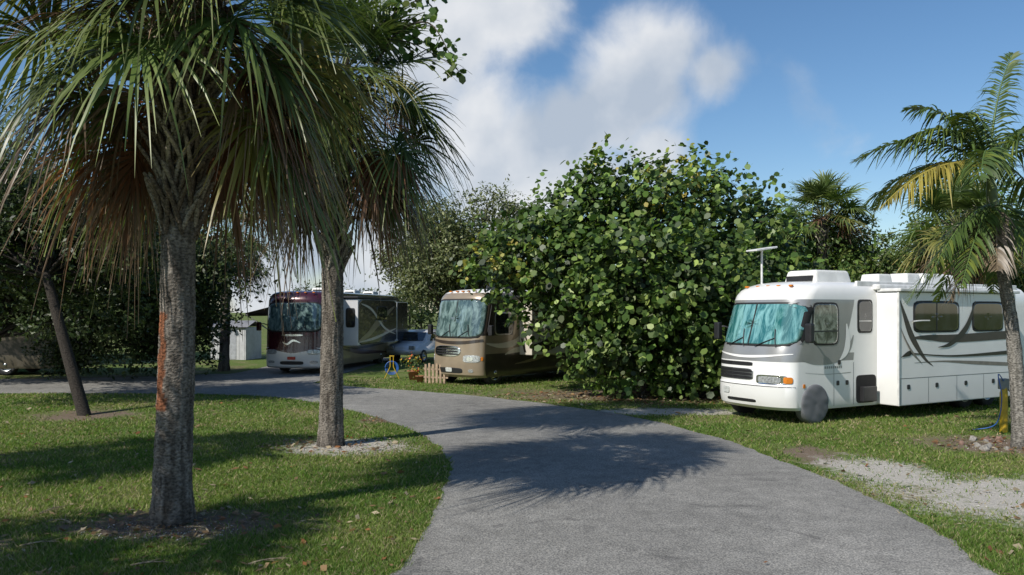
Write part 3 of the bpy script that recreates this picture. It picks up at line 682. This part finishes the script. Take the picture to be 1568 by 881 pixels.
M_grey=mat('silver_grey_paint',(.3,.305,.305),.28,.25,.06,2,coat=.5)
lv=[(.34,.16,.03,.55),(.42,.05,.0,.55),(.62,0,0,.55),(.95,.0,0,.55),(1.0,.04,0,.55),(1.55,.05,0,.55),(1.75,.09,0,.55),(1.9,.14,0,.56),(2.4,.30,0,.58),(3.0,.50,0,.6),(3.12,.52,0,.6),(3.25,.56,.015,.65),(3.38,.66,.05,.7),(3.48,.82,.12,.8),(3.56,1.05,.25,1.0),(3.6,1.4,.5,1.0)]
def mf(x,y,z):
    if z>3.1: return 0
    if 1.62<z<3.1 and x<2.45: return 1
    return 0
th=math.radians(29)
r=RV('motorhome',(6.6,19.45),th,2.55,10.6,lv,mf,[M_white,M_grey,M_under],[(1.15,.5,.56),(7.6,.5,.56),(8.7,.5,.56)],2,26)
r.window('windshield',-.985,.985,1.98,3.0,G_teal,'front',n=9,rim=.05)
mk('windshield_pillar',[*(r.front(u,z)+A([-.022,0,0]) for z in (1.97,3.01) for u in (-.018,.018))],A([[0,1,3,2]]),M_rub,None,False,r.e)
r.wiper(1,-.2,-.62,1.93,2.15); r.wiper(2,.55,.15,1.93,2.15)
r.patch('upper_grille_slot',-.2,.93,1.42,1.52,M_blk,'front',.008,8)
r.patch('grille_surround',-.22,.94,1.06,1.35,M_alu,'front',.01,8)
for i in range(3): r.patch('grille_bar_%d'%(i+1),-.19,.91,1.085+.085*i,1.155+.085*i,M_blk,'front',.02,8,0,.01)
r.patch('headlamp_near',-.9,-.3,.98,1.22,M_chr,'front',.01,6); r.patch('headlamp_lens_near',-.8,-.34,1.02,1.18,M_lamp,'front',.022,5,0,.01); r.patch('turn_lamp_near',-.96,-.84,1.02,1.18,M_amb,'front',.02,5,0,.01)
r.patch('headlamp_far',.95,.99,.98,1.22,M_chr,'front',.01,6)
r.patch('bumper_slot',-.3,.5,.5,.58,M_blk,'front',.006,6); r.patch('licence_plate',.42,.62,.68,.84,M_plate,'front',.02,8,0,.01)
r.patch('bumper_seam',-.99,.99,.925,.94,M_blk,'front',.006,8)
r.fswoosh('front_stripe',[(-.95,1.75,.01),(-.4,1.68,.03),(.2,1.66,.03),(.9,1.74,.015)],M_white)
r.window('cab_window',1.1,1.98,2.0,3.0,G_cur,'side',n=7,rim=.045)
mk('window_divider',[(1.1,-.02,2.3),(1.98,-.02,2.3),(1.98,-.02,2.33),(1.1,-.02,2.33)],A([[0,1,2,3]]),M_blk,None,False,r.e)
r.swoosh('grey_sweep',[(.7,1.6,.02),(1.2,1.55,.08),(1.9,1.62,.12),(2.4,1.85,.08),(2.6,2.2,.01)],M_grey)
r.swoosh('white_sweep',[(2.05,1.55,.01),(2.3,1.78,.09),(2.38,2.1,.09),(2.33,2.5,.02)],M_white,0,.007)
r.swoosh('pin_line',[(.8,1.28,.004),(1.6,1.22,.006),(2.5,1.24,.008)],M_grey)
for i in range(9): mk('name_letter_%d'%i,[(1.5+.075*i,-.004,1.36),(1.55+.075*i,-.004,1.36),(1.555+.075*i,-.004,1.42),(1.505+.075*i,-.004,1.42)],A([[0,1,2,3]]),M_grey,None,False,r.e)
r.window('side_window',2.8,3.3,2.3,3.08,G_dark,'side',n=8,rim=.05)
mk('window_bar',[(2.8,-.02,2.55),(3.3,-.02,2.55),(3.3,-.02,2.58),(2.8,-.02,2.58)],A([[0,1,2,3]]),M_alu,None,False,r.e)
r.seams([2.6,1.85],.4,1.5); 
for i,(x,z) in enumerate(((1.95,.92),(2.3,.92),(2.0,1.45))): r.patch('latch_%d'%i,x,x+.1,z,z+.12,M_blk,'side',.012,5)
r.patch('side_marker',.72,.8,.9,1.0,M_amb,'side',.012,5)
r.mirror(.62,2.28,M_blk,-.3,zs=.24)
k=-.62; sx0,sx1=3.55,8.9
bevbox('slide_out',sx0,sx1,k,.3,.36,3.32,M_white,r.e,.025,2)
mat_sh=mat('white_trim',(.72,.72,.7),.4)
bevbox('slide_topper_housing',sx0-.05,sx1+.05,k-.1,-.02,3.33,3.42,mat_sh,r.e,.03)
bevbox('slide_flange',sx0-.02,sx0+.03,k-.025,k+.03,.36,3.32,mat_sh,r.e,.01,1)
M_br=mat('charcoal_stripe_and_shade',(.05,.04,.034),.35,0,.1); M_bk=mat('black_stripe',(.02,.019,.019),.3); M_tan=mat('grey_tan_stripe',(.22,.2,.17),.35)  # brown stripes also carry the awning's shadow on the upper slide as colour
r.window('slide_window',4.2,6.1,2.3,3.05,G_dark,'side',k,8,.05)
mk('slide_window_bar',[(5.12,k-.02,2.3),(5.16,k-.02,2.3),(5.16,k-.02,3.05),(5.12,k-.02,3.05)],A([[0,1,2,3]]),M_rub,None,False,r.e)
r.window('slide_window_2',6.8,8.2,2.3,3.05,G_dark,'side',k,8,.05)
r.swoosh('stripe_1',[(3.62,3.1,.01),(3.8,2.7,.07),(4.1,2.15,.1),(4.6,1.6,.05),(5.0,1.35,.005)],M_br,k)
r.swoosh('stripe_2_shade',[(4.0,2.12,.01),(4.8,2.12,.07),(6,2.08,.11),(8.8,2.15,.12)],M_br,k,.007)
r.swoosh('stripe_3',[(3.65,1.62,.005),(4.0,1.72,.07),(4.25,1.7,.02),(6,1.6,.025),(8.8,1.64,.06)],M_bk,k,.010)
r.swoosh('stripe_4',[(4.2,1.46,.005),(5.4,1.47,.02),(7,1.38,.05),(8.8,1.28,.05)],M_tan,k)
r.swoosh('stripe_5',[(5.2,1.85,.005),(5.8,1.95,.06),(6.5,2.4,.09),(6.9,3.1,.02)],M_bk,k,.013)
r.swoosh('stripe_6',[(3.62,2.4,.005),(3.8,2.1,.025),(4.1,1.75,.03),(4.5,1.45,.005)],M_tan,k,.016)
for i,x in enumerate((3.9,5.1,6.4,7.7)): r.patch('slide_latch_%d'%i,x,x+.12,.78,.9,M_blk,'side',.012,5,k)
r.seams([3.62,4.8,6.05,7.3],.4,1.05,k)
mk('skirt_seam',[(sx0+.05,k-.003,1.06),(sx1,k-.003,1.06),(sx1,k-.003,1.072),(sx0+.05,k-.003,1.072)],A([[0,1,2,3]]),M_blk,None,False,r.e)
r.tube('awning_arm',[(4.0,k-.1,2.55),(4.3,k-.12,2.57),(4.7,k-.1,2.57)],.02,mat_sh)
r.patch('dark_side_patch',2.7,3.5,.42,1.15,M_under,'side',.006,8)  # flat near-black patch low on the side, ahead of the slide-out
bevbox('storage_bin',2.85,3.4,-.12,.1,.45,.85,M_blk,r.e,.03)
r.ac(1.9,.6,3.58,l=1.45,w=1.1,h=.34); r.ac(6.6,.7,3.58,l=1.2,w=1.0,h=.36)
bevbox('roof_vent',4.3,4.95,.5,1.15,3.5,3.86,M_wroof,r.e,.06,3,.15); bevbox('roof_vent_2',5.4,6.1,.4,1.1,3.5,3.9,M_wroof,r.e,.06,3,.2)
bevbox('roof_rail',2.9,10.3,.12,.2,3.46,3.62,mat_sh,r.e,.02,2)
bevbox('awning_roll',3.45,9.0,-.14,.1,3.38,3.54,mat_sh,r.e,.06,3)
bevbox('satellite_dome',8.4,9.0,1.1,1.7,3.5,3.95,M_wroof,r.e,.14,4,.3)
r.tube('antenna_mast',[(1.3,1.9,3.5),(1.3,1.9,4.5)],.03,mat_sh)
o=bevbox('antenna_panel',.9,1.7,1.7,2.1,4.49,4.54,mat_sh,r.e,.015,1)
for v in o.data.vertices: v.co.z+=(v.co.x-1.3)*.15
for i,y in enumerate((.5,.9,1.25,1.6,2.0)): bevbox('clearance_lamp_%d'%i,.82,.9,y-.05,y+.05,3.45,3.5,M_amb,r.e,.015,2)
wheel(r.e,1.15,-.02,.49,'cover'); 
for x in (7.6,8.7): wheel(r.e,x,.1,.48,'alu')
for x in (1.15,7.6,8.7): wheel(r.e,x,2.5,.48,'alu',1)

M_ch=mat('champagne_paint',(.3,.24,.17),.28,.2,.06,2,coat=.5); M_brn=mat('brown_paint',(.06,.047,.038),.28,.2,.1,2,coat=.5)
M_cream=mat('cream_paint',(.6,.55,.47),.35,0,.05,2,coat=.3)
lv=[(.3,.14,.03,.45),(.4,.03,.0,.45),(.62,0,0,.45),(.9,.0,0,.45),(1.2,.02,0,.45),(1.6,.05,0,.45),(1.9,.08,0,.45),(2.4,.18,0,.46),(3.2,.36,0,.48),(3.3,.38,0,.48),(3.42,.43,.02,.5),(3.54,.52,.06,.55),(3.62,.68,.14,.7),(3.67,.9,.3,.9),(3.7,1.3,.5,.9)]
def mf(x,y,z):
    if z>3.5: return 3
    if z>1.75 and x<2.3: return 0 if z>3.28 else 1
    if z<1.1 and x>.6: return 1
    return 0
q=RV('motorhome',(-1.3,29.8),math.radians(50),2.65,10.2,lv,mf,[M_ch,M_brn,M_under,M_wroof],[(1.05,.5,.55),(7.2,.5,.55)],2,26)
q.window('windshield',-.96,.96,1.85,3.25,G_ws,'front',n=8,rim=.06)
mk('windshield_pillar',[*(q.front(u,z)+A([-.022,0,0]) for z in (1.85,3.25) for u in (-.015,.015))],A([[0,1,3,2]]),M_rub,None,False,q.e)
q.wiper(1,-.2,-.55,1.84,2.1); q.wiper(2,.5,.15,1.84,2.1)
q.patch('grille_surround',-.32,.8,1.08,1.5,M_chr,'front',.012,3)
for i in range(3): q.patch('grille_gap_%d'%i,-.25+.02*i,.72-.02*i,1.15+.1*i,1.21+.1*i,M_blk,'front',.025,4,0,.01)
q.patch('headlamp_near',-.93,-.42,.88,1.16,M_lamp,'front',.012,4); q.patch('headlamp_far',.86,.97,.88,1.16,M_lamp,'front',.012,4)
q.patch('headlamp_eye',-.75,-.55,.93,1.12,M_chr,'front',.022,2.2,0,.01); q.patch('fog_lamp',-.75,-.6,.5,.62,M_lamp,'front',.012,2.5); q.patch('turn_lamp',-.98,-.94,.95,1.1,M_amb,'front',.012,4)
q.patch('lower_intake',-.4,.6,.46,.66,M_blk,'front',.01,5); q.patch('licence_plate',.0,.25,.5,.66,M_plate,'front',.02,7,0,.01)
q.fswoosh('front_band',[(-.97,1.72,.05),(-.4,1.63,.06),(.3,1.63,.06),(.95,1.72,.04)],M_brn)
q.window('cab_window',1.05,2.0,1.95,2.75,G_dark,'side',n=7,rim=.045,rimm=M_alu)
q.mirror(.45,2.1,M_blk,-.3)
q.swoosh('sweep_1',[(.5,1.6,.02),(1.3,1.5,.09),(2.2,1.6,.12),(2.6,1.9,.04)],M_cream); q.swoosh('sweep_2',[(1.6,1.15,.02),(2.3,1.3,.1),(3.5,1.25,.08),(5.5,.9,.02)],M_cream); q.swoosh('sweep_3',[(2.2,.75,.01),(3.5,.9,.07),(5.2,1.3,.09),(7.5,1.6,.02)],M_ch)
bevbox('slide_out',2.5,7.8,-.62,.3,1.1,3.3,M_cream,q.e,.03,2)
q.swoosh('slide_sweep',[(2.55,1.4,.1),(3.6,1.5,.25),(5.2,2.1,.25),(7.5,3,.1)],M_brn,-.62); q.window('slide_window',4,5.3,2.2,2.95,G_dark,'side',-.62,8,.05)
for i,(a,b,c,d) in enumerate(((-.5,1.5,-.3,1.9),(-.35,1.2,-.15,1.75),(-.55,2.1,-.2,2.5))):
    mk('slide_mark_%d'%i,[(2.494,a,b),(2.494,a+.12,b),(2.494,c+.08,d),(2.494,c,d)],A([[0,1,2,3]]),M_brn if i<2 else M_ch,None,False,q.e)
q.seams([1.9,3.1,4.3,5.6],.35,1.08); q.ac(2.2,.9,3.68,M_blk); q.ac(6.5,.9,3.68,M_blk); bevbox('awning_roll',2.4,8,-.7,-.5,3.3,3.42,M_blk,q.e,.04)
for x in (1.05,7.2): wheel(q.e,x,.05,.47,'chrome'); wheel(q.e,x,2.6,.47,'chrome',1)
for i,y in enumerate((.6,.95,1.25,1.55,1.9)): bevbox('clearance_lamp_%d'%i,.5,.6,y-.05,y+.05,3.58,3.63,M_amb,q.e,.015,2)

M_mar=mat('maroon_paint',(.06,.011,.018),.2,.2,.1,2,coat=.8); M_dkb=mat('dark_bronze_paint',(.05,.042,.037),.25,.3,.1,2,coat=.6)
M_wh2=mat('white_paint',(.7,.7,.71),.3,.1,.03,2,coat=.5,dirt=.3)
lv=[(.28,.14,.03,.4),(.36,.03,.0,.4),(.6,0,0,.4),(.95,.0,0,.4),(1.2,.02,0,.4),(1.5,.04,0,.4),(1.85,.06,0,.4),(2.4,.1,0,.42),(3.25,.2,0,.45),(3.35,.22,0,.45),(3.5,.28,.02,.48),(3.62,.38,.07,.5),(3.7,.52,.14,.6),(3.75,.72,.3,.7),(3.77,1.0,.5,.7)]
def mf(x,y,z):
    if z>3.66 and x>1: return 1
    if z>1.2 and x<1.6: return 0
    if x<.6 and z<1.5: return 3
    if z<1.3: return 4
    return 1
w=RV('motorhome',(-8.5,35.4),math.radians(80),2.78,11.2,lv,mf,[M_mar,M_dkb,M_under,M_wh2,M_ch],[(1.9,.5,.56),(8.0,.5,.56)],2,26)
w.window('windshield',-.93,.93,1.95,3.2,G_ws,'front',n=7,rim=.06)
mk('windshield_pillar',[*(w.front(u,z)+A([-.022,0,0]) for z in (1.95,3.2) for u in (-.012,.012))],A([[0,1,3,2]]),M_rub,None,False,w.e)
w.wiper(1,-.1,-.45,1.92,2.15); w.wiper(2,.55,.2,1.92,2.15)
w.fswoosh('front_swoosh',[(-.97,1.1,.02),(-.55,1.16,.09),(0,1.08,.12),(.5,1.16,.1),(.97,1.12,.03)],M_mar)
w.fswoosh('emblem',[(-.3,1.42,.01),(-.05,1.52,.045),(.15,1.36,.04),(.32,1.46,.01)],M_chr,.02)
w.patch('name_bar',-.38,.38,1.72,1.8,M_chr,'front',.012,4)
for sg in (-1,1):
    a,b=sorted((sg*.92,sg*.52)); w.patch('headlamp_%d'%(sg+1),a,b,.9,1.12,M_lamp,'front',.016,3)
    a,b=sorted((sg*.85,sg*.6)); w.patch('fog_lamp_%d'%(sg+1),a,b,.5,.62,M_lamp,'front',.012,3)
w.patch('lower_intake',-.4,.4,.44,.6,M_blk,'front',.01,5); w.patch('licence_plate',-.14,.14,.66,.8,M_red,'front',.02,7,0,.01)
w.mirror(.35,2.15,M_mar,-.35)
w.patch('driver_window',.85,1.7,2.0,2.8,G_dark,'side',.01,6)
k=-.75
bevbox('slide_out',2.6,8.4,k,.3,1.2,3.42,M_wh2,w.e,.03,2)
w.patch('slide_paint',2.64,8.36,1.22,3.4,M_dkb,'side',.004,30,k,.003)
w.window('slide_end_window',k+.18,k+.58,2.1,2.95,G_dark,'sf',2.6,7,.04)
w.swoosh('slide_sweep',[(2.7,1.4,.05),(4,1.7,.15),(5.5,2.3,.2),(8,3.1,.05)],M_ch,k,.009); w.swoosh('slide_sweep_2',[(2.7,1.35,.02),(5,1.5,.07),(8.2,1.9,.03)],M_cream,k,.012)
w.swoosh('slide_sweep_3',[(3,3.2,.02),(4.5,2.9,.07),(6.3,2.0,.07),(8.2,1.6,.01)],M_cream,k,.014)
w.window('slide_window',5.2,6.8,2.35,3.05,G_dark,'side',k,8,.05)
bevbox('slide_out_2',8.9,10.9,-.6,.3,1.2,3.35,M_wh2,w.e,.03,2)
w.patch('slide_paint_2',8.94,10.86,1.22,3.33,M_dkb,'side',.004,30,-.6,.003)
bevbox('slide_topper',2.5,8.5,k-.05,.0,3.45,3.55,M_blk,w.e,.04)
w.swoosh('side_sweep',[(.6,1.3,.02),(2.5,1.1,.08),(5,.8,.12),(9,.6,.03)],M_mar); w.swoosh('side_sweep_2',[(2.2,1.2,.01),(4.5,1.0,.05),(8,1.1,.06),(11,1.3,.02)],M_brn)
w.seams([2.6,3.9,5.2,6.6],.35,1.15)
for x in (2.5,6.5,9.3): w.ac(x,.9,3.75,M_wroof,.9,.7,.22)
w.tube('antenna',[(1.2,.6,3.7),(1.15,.55,4.3)],.012,M_blk)
for x in (1.9,8.0): wheel(w.e,x,.05,.48,'chrome'); wheel(w.e,x,2.73,.48,'chrome',1)
for i,y in enumerate((.5,.9,1.28,1.65,2.05)): bevbox('clearance_lamp_%d'%i,.36,.46,y-.05,y+.05,3.66,3.71,M_amb,w.e,.015,2)
M_aw=mat('awning_fabric',(.02,.02,.022),.8)
mk('awning',[(2.0,2.79,3.2),(7,2.79,3.2),(7,4.7,2.75),(2.0,4.7,2.75),(2.0,4.7,2.6),(7,4.7,2.6)],A([[0,1,2,3],[3,2,5,4]]),M_aw,None,False,w.e)
for i,x in enumerate((2.0,7.0)): w.tube('awning_arm_%d'%i,[(x,2.8,1.5),(x,4.7,2.7)],.025,M_alu)
lv=[(.3,.14,.03,.45),(.4,.03,0,.45),(.9,0,0,.45),(1.8,.08,0,.45),(3.2,.36,0,.48),(3.4,.43,.02,.5),(3.6,.68,.14,.7),(3.67,.9,.3,.9)]
M_bk2=mat('dark_brown_paint_shaded',(.03,.025,.021),.35,.1,.1,2,coat=.3); M_ol=mat('olive_tan_paint_shaded',(.1,.085,.06),.4,.1,.08,2)  # dark coach paint, with the shade it stands in mixed into both colours
z=RV('motorhome',(-29.3,34.6),math.radians(4),2.5,9.6,lv,lambda x,y,z:0 if z>1.0 else 1,[M_bk2,M_ol,M_under],[(1.2,.5,.55),(7,.5,.55)],2)
z.window('windshield',-.95,.95,1.85,3.1,G_ws,'front',n=8); 
for i,x in enumerate((1.2,3.5,5.5,8)): z.window('window_%d'%i,x,x+.9,2,2.8,G_dark,'side')
z.swoosh('sweep',[(.5,1.5,.05),(4,1.3,.1),(9,1.9,.04)],M_ol); z.ac(3,.9,m=M_bk2)
for x in (1.2,7): wheel(z.e,x,.05,.47,'alu'); wheel(z.e,x,2.45,.47,'alu',1)

e=empty('parked_suv',(-5.2,43.2,0),math.radians(70))
prof=[(0,.45),(.05,.8),(.35,1.02),(1.2,1.12),(1.9,1.65),(2.4,1.78),(4.1,1.76),(4.6,1.2),(4.7,.9),(4.7,.45)]
V=[];n=len(prof)
for y in (0,1.85):
    for (x,zz) in prof: V.append((x,y+(.16 if y==0 else -.16)*max(0,(zz-1.1)/.7),zz))
Q=[(i,(i+1)%n,n+(i+1)%n,n+i) for i in range(n)]
ob=mk('body',V,[A(Q),A([list(range(n)),list(range(2*n-1,n-1,-1))])],M_wh2,None,False,e)
bm=bmesh.new(); bm.from_mesh(ob.data); bmesh.ops.recalc_face_normals(bm,faces=bm.faces[:]); bmesh.ops.bevel(bm,geom=bm.edges[:],offset=.06,segments=3,affect='EDGES'); bm.to_mesh(ob.data); bm.free()
mk('side_windows',[(1.7,-.01,1.18),(4.2,-.01,1.18),(3.95,.105,1.66),(2.2,.105,1.66)],A([[0,1,2,3]]),G_dark,None,False,e)
mk('front_glass',[(1.25,.2,1.2),(1.25,1.65,1.2),(1.83,1.6,1.66),(1.83,.28,1.66)],A([[0,1,2,3]]),G_dark,None,False,e)
for x in (.9,3.7): wheel(e,x,-.03,.36,'alu'); wheel(e,x,1.88,.36,'alu',1)
for y in (.1,1.4): bevbox('headlamp',-.02,.1,y,y+.35,.78,.95,M_lamp,e,.03)
M_shed=mat('white_siding',(.55,.56,.57),.6,0,.1,3); M_shr=mat('shed_roof',(.25,.25,.26),.7)
e=empty('white_shed',(-17.6,46.5,0),math.radians(-8))
bevbox('walls',0,2.2,0,2.0,0,1.9,M_shed,e,.02,1)
mk('roof',[(-.15,-.15,1.92),(2.35,-.15,1.92),(2.35,1.0,2.3),(-.15,1.0,2.3),(2.35,2.15,1.92),(-.15,2.15,1.92)],A([[0,1,2,3],[3,2,4,5]]),M_shr,None,False,e)
bevbox('door',.9,1.6,-.02,.02,.05,1.75,mat('shed_door',(.4,.42,.45),.5),e,.01,1)
for i in range(7): bevbox('batten_%d'%i,.1+.33*i,.13+.33*i,-.012,.01,.05,1.88,M_shed,e,.002,1)

M_wood=mat('wood',(.42,.3,.2),.7,0,.2,8); M_terr=mat('terracotta',(.35,.14,.07),.8)
fx,fy=gp(650,587); e=empty('picket_fence',(fx,fy,0),math.radians(-20))
for i in range(6): bevbox('picket_%d'%i,i*.16,i*.16+.09,0,.02,0,.75+.04*(i%2),M_wood,e,.005,1)
bevbox('rail_1',-.05,1.0,.021,.05,.2,.27,M_wood,e,.004,1); bevbox('rail_2',-.05,1.0,.021,.05,.52,.59,M_wood,e,.004,1)
def pot(px,py,sc,fl):
    x,y=gp(px,py); e=empty('flower_pot',(x,y,0))
    n=20;V=[];pr=[(.0,.0),(.14,0),(.2,.3),(.22,.3),(.22,.34),(.19,.34),(.18,.3),(0,.29)]
    for (rr,zz) in pr:
        for k in range(n): V.append((rr*sc*math.cos(6.283*k/n),rr*sc*math.sin(6.283*k/n),zz*sc))
    Q=[(i*n+k,i*n+(k+1)%n,(i+1)*n+(k+1)%n,(i+1)*n+k) for i in range(len(pr)-1) for k in range(n)]
    mk('pot',V,A(Q),M_terr,None,True,e)
    foliage('plant',e,[(0,0,.55*sc,.28*sc)],400,5,.09*sc,'dia',pal_md,.15); foliage('flowers',e,[(0,0,.62*sc,.3*sc)],160,2,.08*sc,'hex',A(fl),.1)
pot(633,582,1.15,[(.6,.35,.03),(.6,.1,.03),(.6,.5,.1)]); pot(643,586,.8,[(.6,.45,.05),(.5,.05,.05)])
x,y=gp(600,580); e=empty('garden_hose_reel',(x,y,0))
M_blue=mat('blue_plastic',(.03,.12,.4),.4); M_yel=mat('yellow_paint',(.55,.36,.02),.5)
for i,rr in enumerate((.28,.24,.2)):
    P=[(rr*math.cos(a),.03*i,.45+rr*math.sin(a)) for a in np.linspace(0,6.3,24)]; V,Q=tube(P,.02,6); mk('hose_%d'%i,V,Q,M_blue,None,True,e)
for i,xx in enumerate((-.22,.22)):
    V,Q=tube([(xx*1.4,0,0),(xx*.3,0,.5),(xx*.3,0,.95)],.02,6); mk('leg_%d'%i,V,Q,M_yel,None,True,e)
bevbox('crossbar',-.1,.1,-.02,.02,.93,.97,M_yel,e,.005,1)
x,y=gp(1537,662); e=empty('utility_pedestal',(x,y,0))
V,Q=tube([(0,0,0),(0,0,.2),(0,0,.9),(.02,0,1.05)],[.09,.085,.085,.06],14); mk('post',V,Q,M_yel,None,True,e)
bevbox('meter_box',-.1,.1,-.06,.08,1.0,1.25,mat('grey_box',(.25,.26,.26),.5,.3),e,.02)
P=catmull([(.05,-.08,1.0),(.25,-.25,.7),(.3,-.3,.1),(.6,-.1,.03),(1.0,.3,.03)],8); V,Q=tube(P,.018,6); mk('cable',V,Q,M_blk,None,True,e)
P=catmull([(-.05,-.08,1.2),(-.25,-.2,1.35),(-.2,-.25,.8),(-.25,-.1,.2),(-.6,.2,.03)],8); V,Q=tube(P,.012,6); mk('water_hose',V,Q,M_blue,None,True,e)
rng=np.random.default_rng(71); e=empty('rock_border',(bx-.2,by+.2,0))
ra,rb=mat('rock_a',(.3,.28,.25),.9,0,.2,20),mat('rock_b',(.27,.17,.13),.9,0,.2,20)
for i in range(20):
    a=rng.random()*6.28; rr=.45+.35*rng.random(); s_=.03+.06*rng.random()
    bm=bmesh.new(); bmesh.ops.create_icosphere(bm,subdivisions=2,radius=s_)
    for v in bm.verts: v.co*=1+.7*mnoise.noise(v.co*14+Vector((i,0,0)))
    me=bpy.data.meshes.new('rock'); bm.to_mesh(me); bm.free(); me.materials.append([ra,rb][i%5==0])
    o=bpy.data.objects.new('rock_%d'%i,me); COL.objects.link(o); o.parent=e; o.location=(rr*math.cos(a)*1.3,rr*math.sin(a),s_*.4)
e=empty('fallen_fronds',(0,0,0)); mb=MB(); 
for (px,py,az) in ((110,805,2.7),(30,840,.3),(380,868,.4),(560,690,.2),(1520,682,2.5),(200,870,.1),(60,790,1.2),(320,820,2.2)):
    x,y=gp(px,py); P=catmull([(x,y,.03),(x+.2*math.cos(az),y+.2*math.sin(az),.06),(x+.4*math.cos(az+.2),y+.4*math.sin(az+.2),.03)],5); V,Q=tube(P,np.linspace(.012,.004,len(P)),5); mb.add(V,Q,(.36,.3,.2))
    for j in range(7):
        t=j/7; b=P[int(t*(len(P)-1))]; a=az+rng.choice([-1,1])*(.5+.4*rng.random()); l=.1+.14*rng.random()
        V,Q=tube([b,b+A([l*math.cos(a),l*math.sin(a),0.01])],[.006,.002],4); mb.add(V,Q,(.3,.25,.16))
mb.build('fronds',M_bark,False,e)

# ---------------------------------------------------------------- world
wd=bpy.data.worlds.new('World'); S.world=wd; wd.use_nodes=True; t=wd.node_tree; t.nodes.clear(); L=t.links.new
EL=41.; sdir=A([.75,.66]); sdir/=np.linalg.norm(sdir)
o=N(t,'ShaderNodeOutputWorld'); bg=N(t,'ShaderNodeBackground'); bg.inputs[1].default_value=.1
sky=N(t,'ShaderNodeTexSky'); sky.sky_type='NISHITA'; sky.sun_disc=False; sky.sun_elevation=math.radians(EL); sky.sun_rotation=math.atan2(-sdir[0],-sdir[1]); sky.air_density=1.0; sky.dust_density=.5; sky.ozone_density=2.2
tc=N(t,'ShaderNodeTexCoord')
blobs=[(1030,70,80),(1085,105,55),(985,120,90),(925,165,90),(870,195,95),(800,215,100),(730,180,120),(650,120,140),(700,50,110),(780,30,85),(600,30,120),(1000,240,60),(850,265,75),(760,290,85),(930,275,50),(460,380,48),(380,415,50),(590,385,55),(560,430,60),(420,470,60),(-600,100,300),(2500,300,300)]
acc=None
nz=N(t,'ShaderNodeTexNoise'); nz.inputs['Scale'].default_value=6.5; nz.inputs['Detail'].default_value=8; nz.inputs['Roughness'].default_value=.56; nz.inputs['Distortion'].default_value=.25; L(tc.outputs['Generated'],nz.inputs['Vector'])
for (px,py,rr) in blobs:
    d=nrm(A([(px-784)/F,1,(Y0-py)/F])); vm=N(t,'ShaderNodeVectorMath',operation='DISTANCE'); L(tc.outputs['Generated'],vm.inputs[0]); vm.inputs[1].default_value=tuple(d)
    mr=N(t,'ShaderNodeMapRange'); L(vm.outputs['Value'],mr.inputs[0]); mr.inputs[1].default_value=0; mr.inputs[2].default_value=rr/F*1.5; mr.inputs[3].default_value=1; mr.inputs[4].default_value=0
    if acc is None: acc=mr.outputs[0]
    else:
        mx=N(t,'ShaderNodeMath',operation='SMOOTH_MAX'); mx.inputs[2].default_value=.15; L(acc,mx.inputs[0]); L(mr.outputs[0],mx.inputs[1]); acc=mx.outputs[0]
ad=N(t,'ShaderNodeMath',operation='MULTIPLY_ADD'); L(nz.outputs[0],ad.inputs[0]); ad.inputs[1].default_value=1.5; L(acc,ad.inputs[2])
dn=N(t,'ShaderNodeMapRange',interpolation_type='SMOOTHSTEP'); L(ad.outputs[0],dn.inputs[0]); dn.inputs[1].default_value=.98; dn.inputs[2].default_value=1.5; dn.inputs[3].default_value=0; dn.inputs[4].default_value=.95
n2=N(t,'ShaderNodeTexNoise'); n2.inputs['Scale'].default_value=6; n2.inputs['Detail'].default_value=5; mp=N(t,'ShaderNodeMapping'); mp.inputs['Location'].default_value=(3.1,.4,.12); L(tc.outputs['Generated'],mp.inputs[0]); L(mp.outputs[0],n2.inputs['Vector'])
cr=N(t,'ShaderNodeValToRGB'); L(n2.outputs[0],cr.inputs[0]); ee=cr.color_ramp.elements; ee[0].position=.38; ee[0].color=(4.7,5.4,6.4,1); ee[1].position=.6; ee[1].color=(8.0,8.2,8.5,1)
hs=N(t,'ShaderNodeHueSaturation'); hs.inputs['Saturation'].default_value=1.18; hs.inputs['Value'].default_value=1.2; L(sky.outputs[0],hs.inputs['Color'])
mx=N(t,'ShaderNodeMix',data_type='RGBA'); L(dn.outputs[0],mx.inputs[0]); L(hs.outputs[0],mx.inputs[6]); L(cr.outputs[0],mx.inputs[7]); L(mx.outputs[2],bg.inputs[0]); L(bg.outputs[0],o.inputs[0])
sl=bpy.data.lights.new('sun','SUN'); sl.energy=5.0; sl.angle=math.radians(.5); sl.color=(1,.95,.87); so=bpy.data.objects.new('sun',sl); COL.objects.link(so)
ce=math.cos(math.radians(EL)); so.rotation_euler=Vector((sdir[0]*ce,sdir[1]*ce,-math.sin(math.radians(EL)))).to_track_quat('-Z','Y').to_euler(); so.location=(-20,-20,30)
cam=bpy.data.cameras.new('camera'); cam.sensor_width=36; cam.lens=F/1568*36; cam.shift_y=(Y0-440.5)/1568; cam.clip_end=6000; co=bpy.data.objects.new('camera',cam); COL.objects.link(co); co.location=(0,0,H); co.rotation_euler=(math.pi/2,0,0); S.camera=co
S.view_settings.view_transform='Standard'; S.view_settings.look='None'; S.view_settings.exposure=0
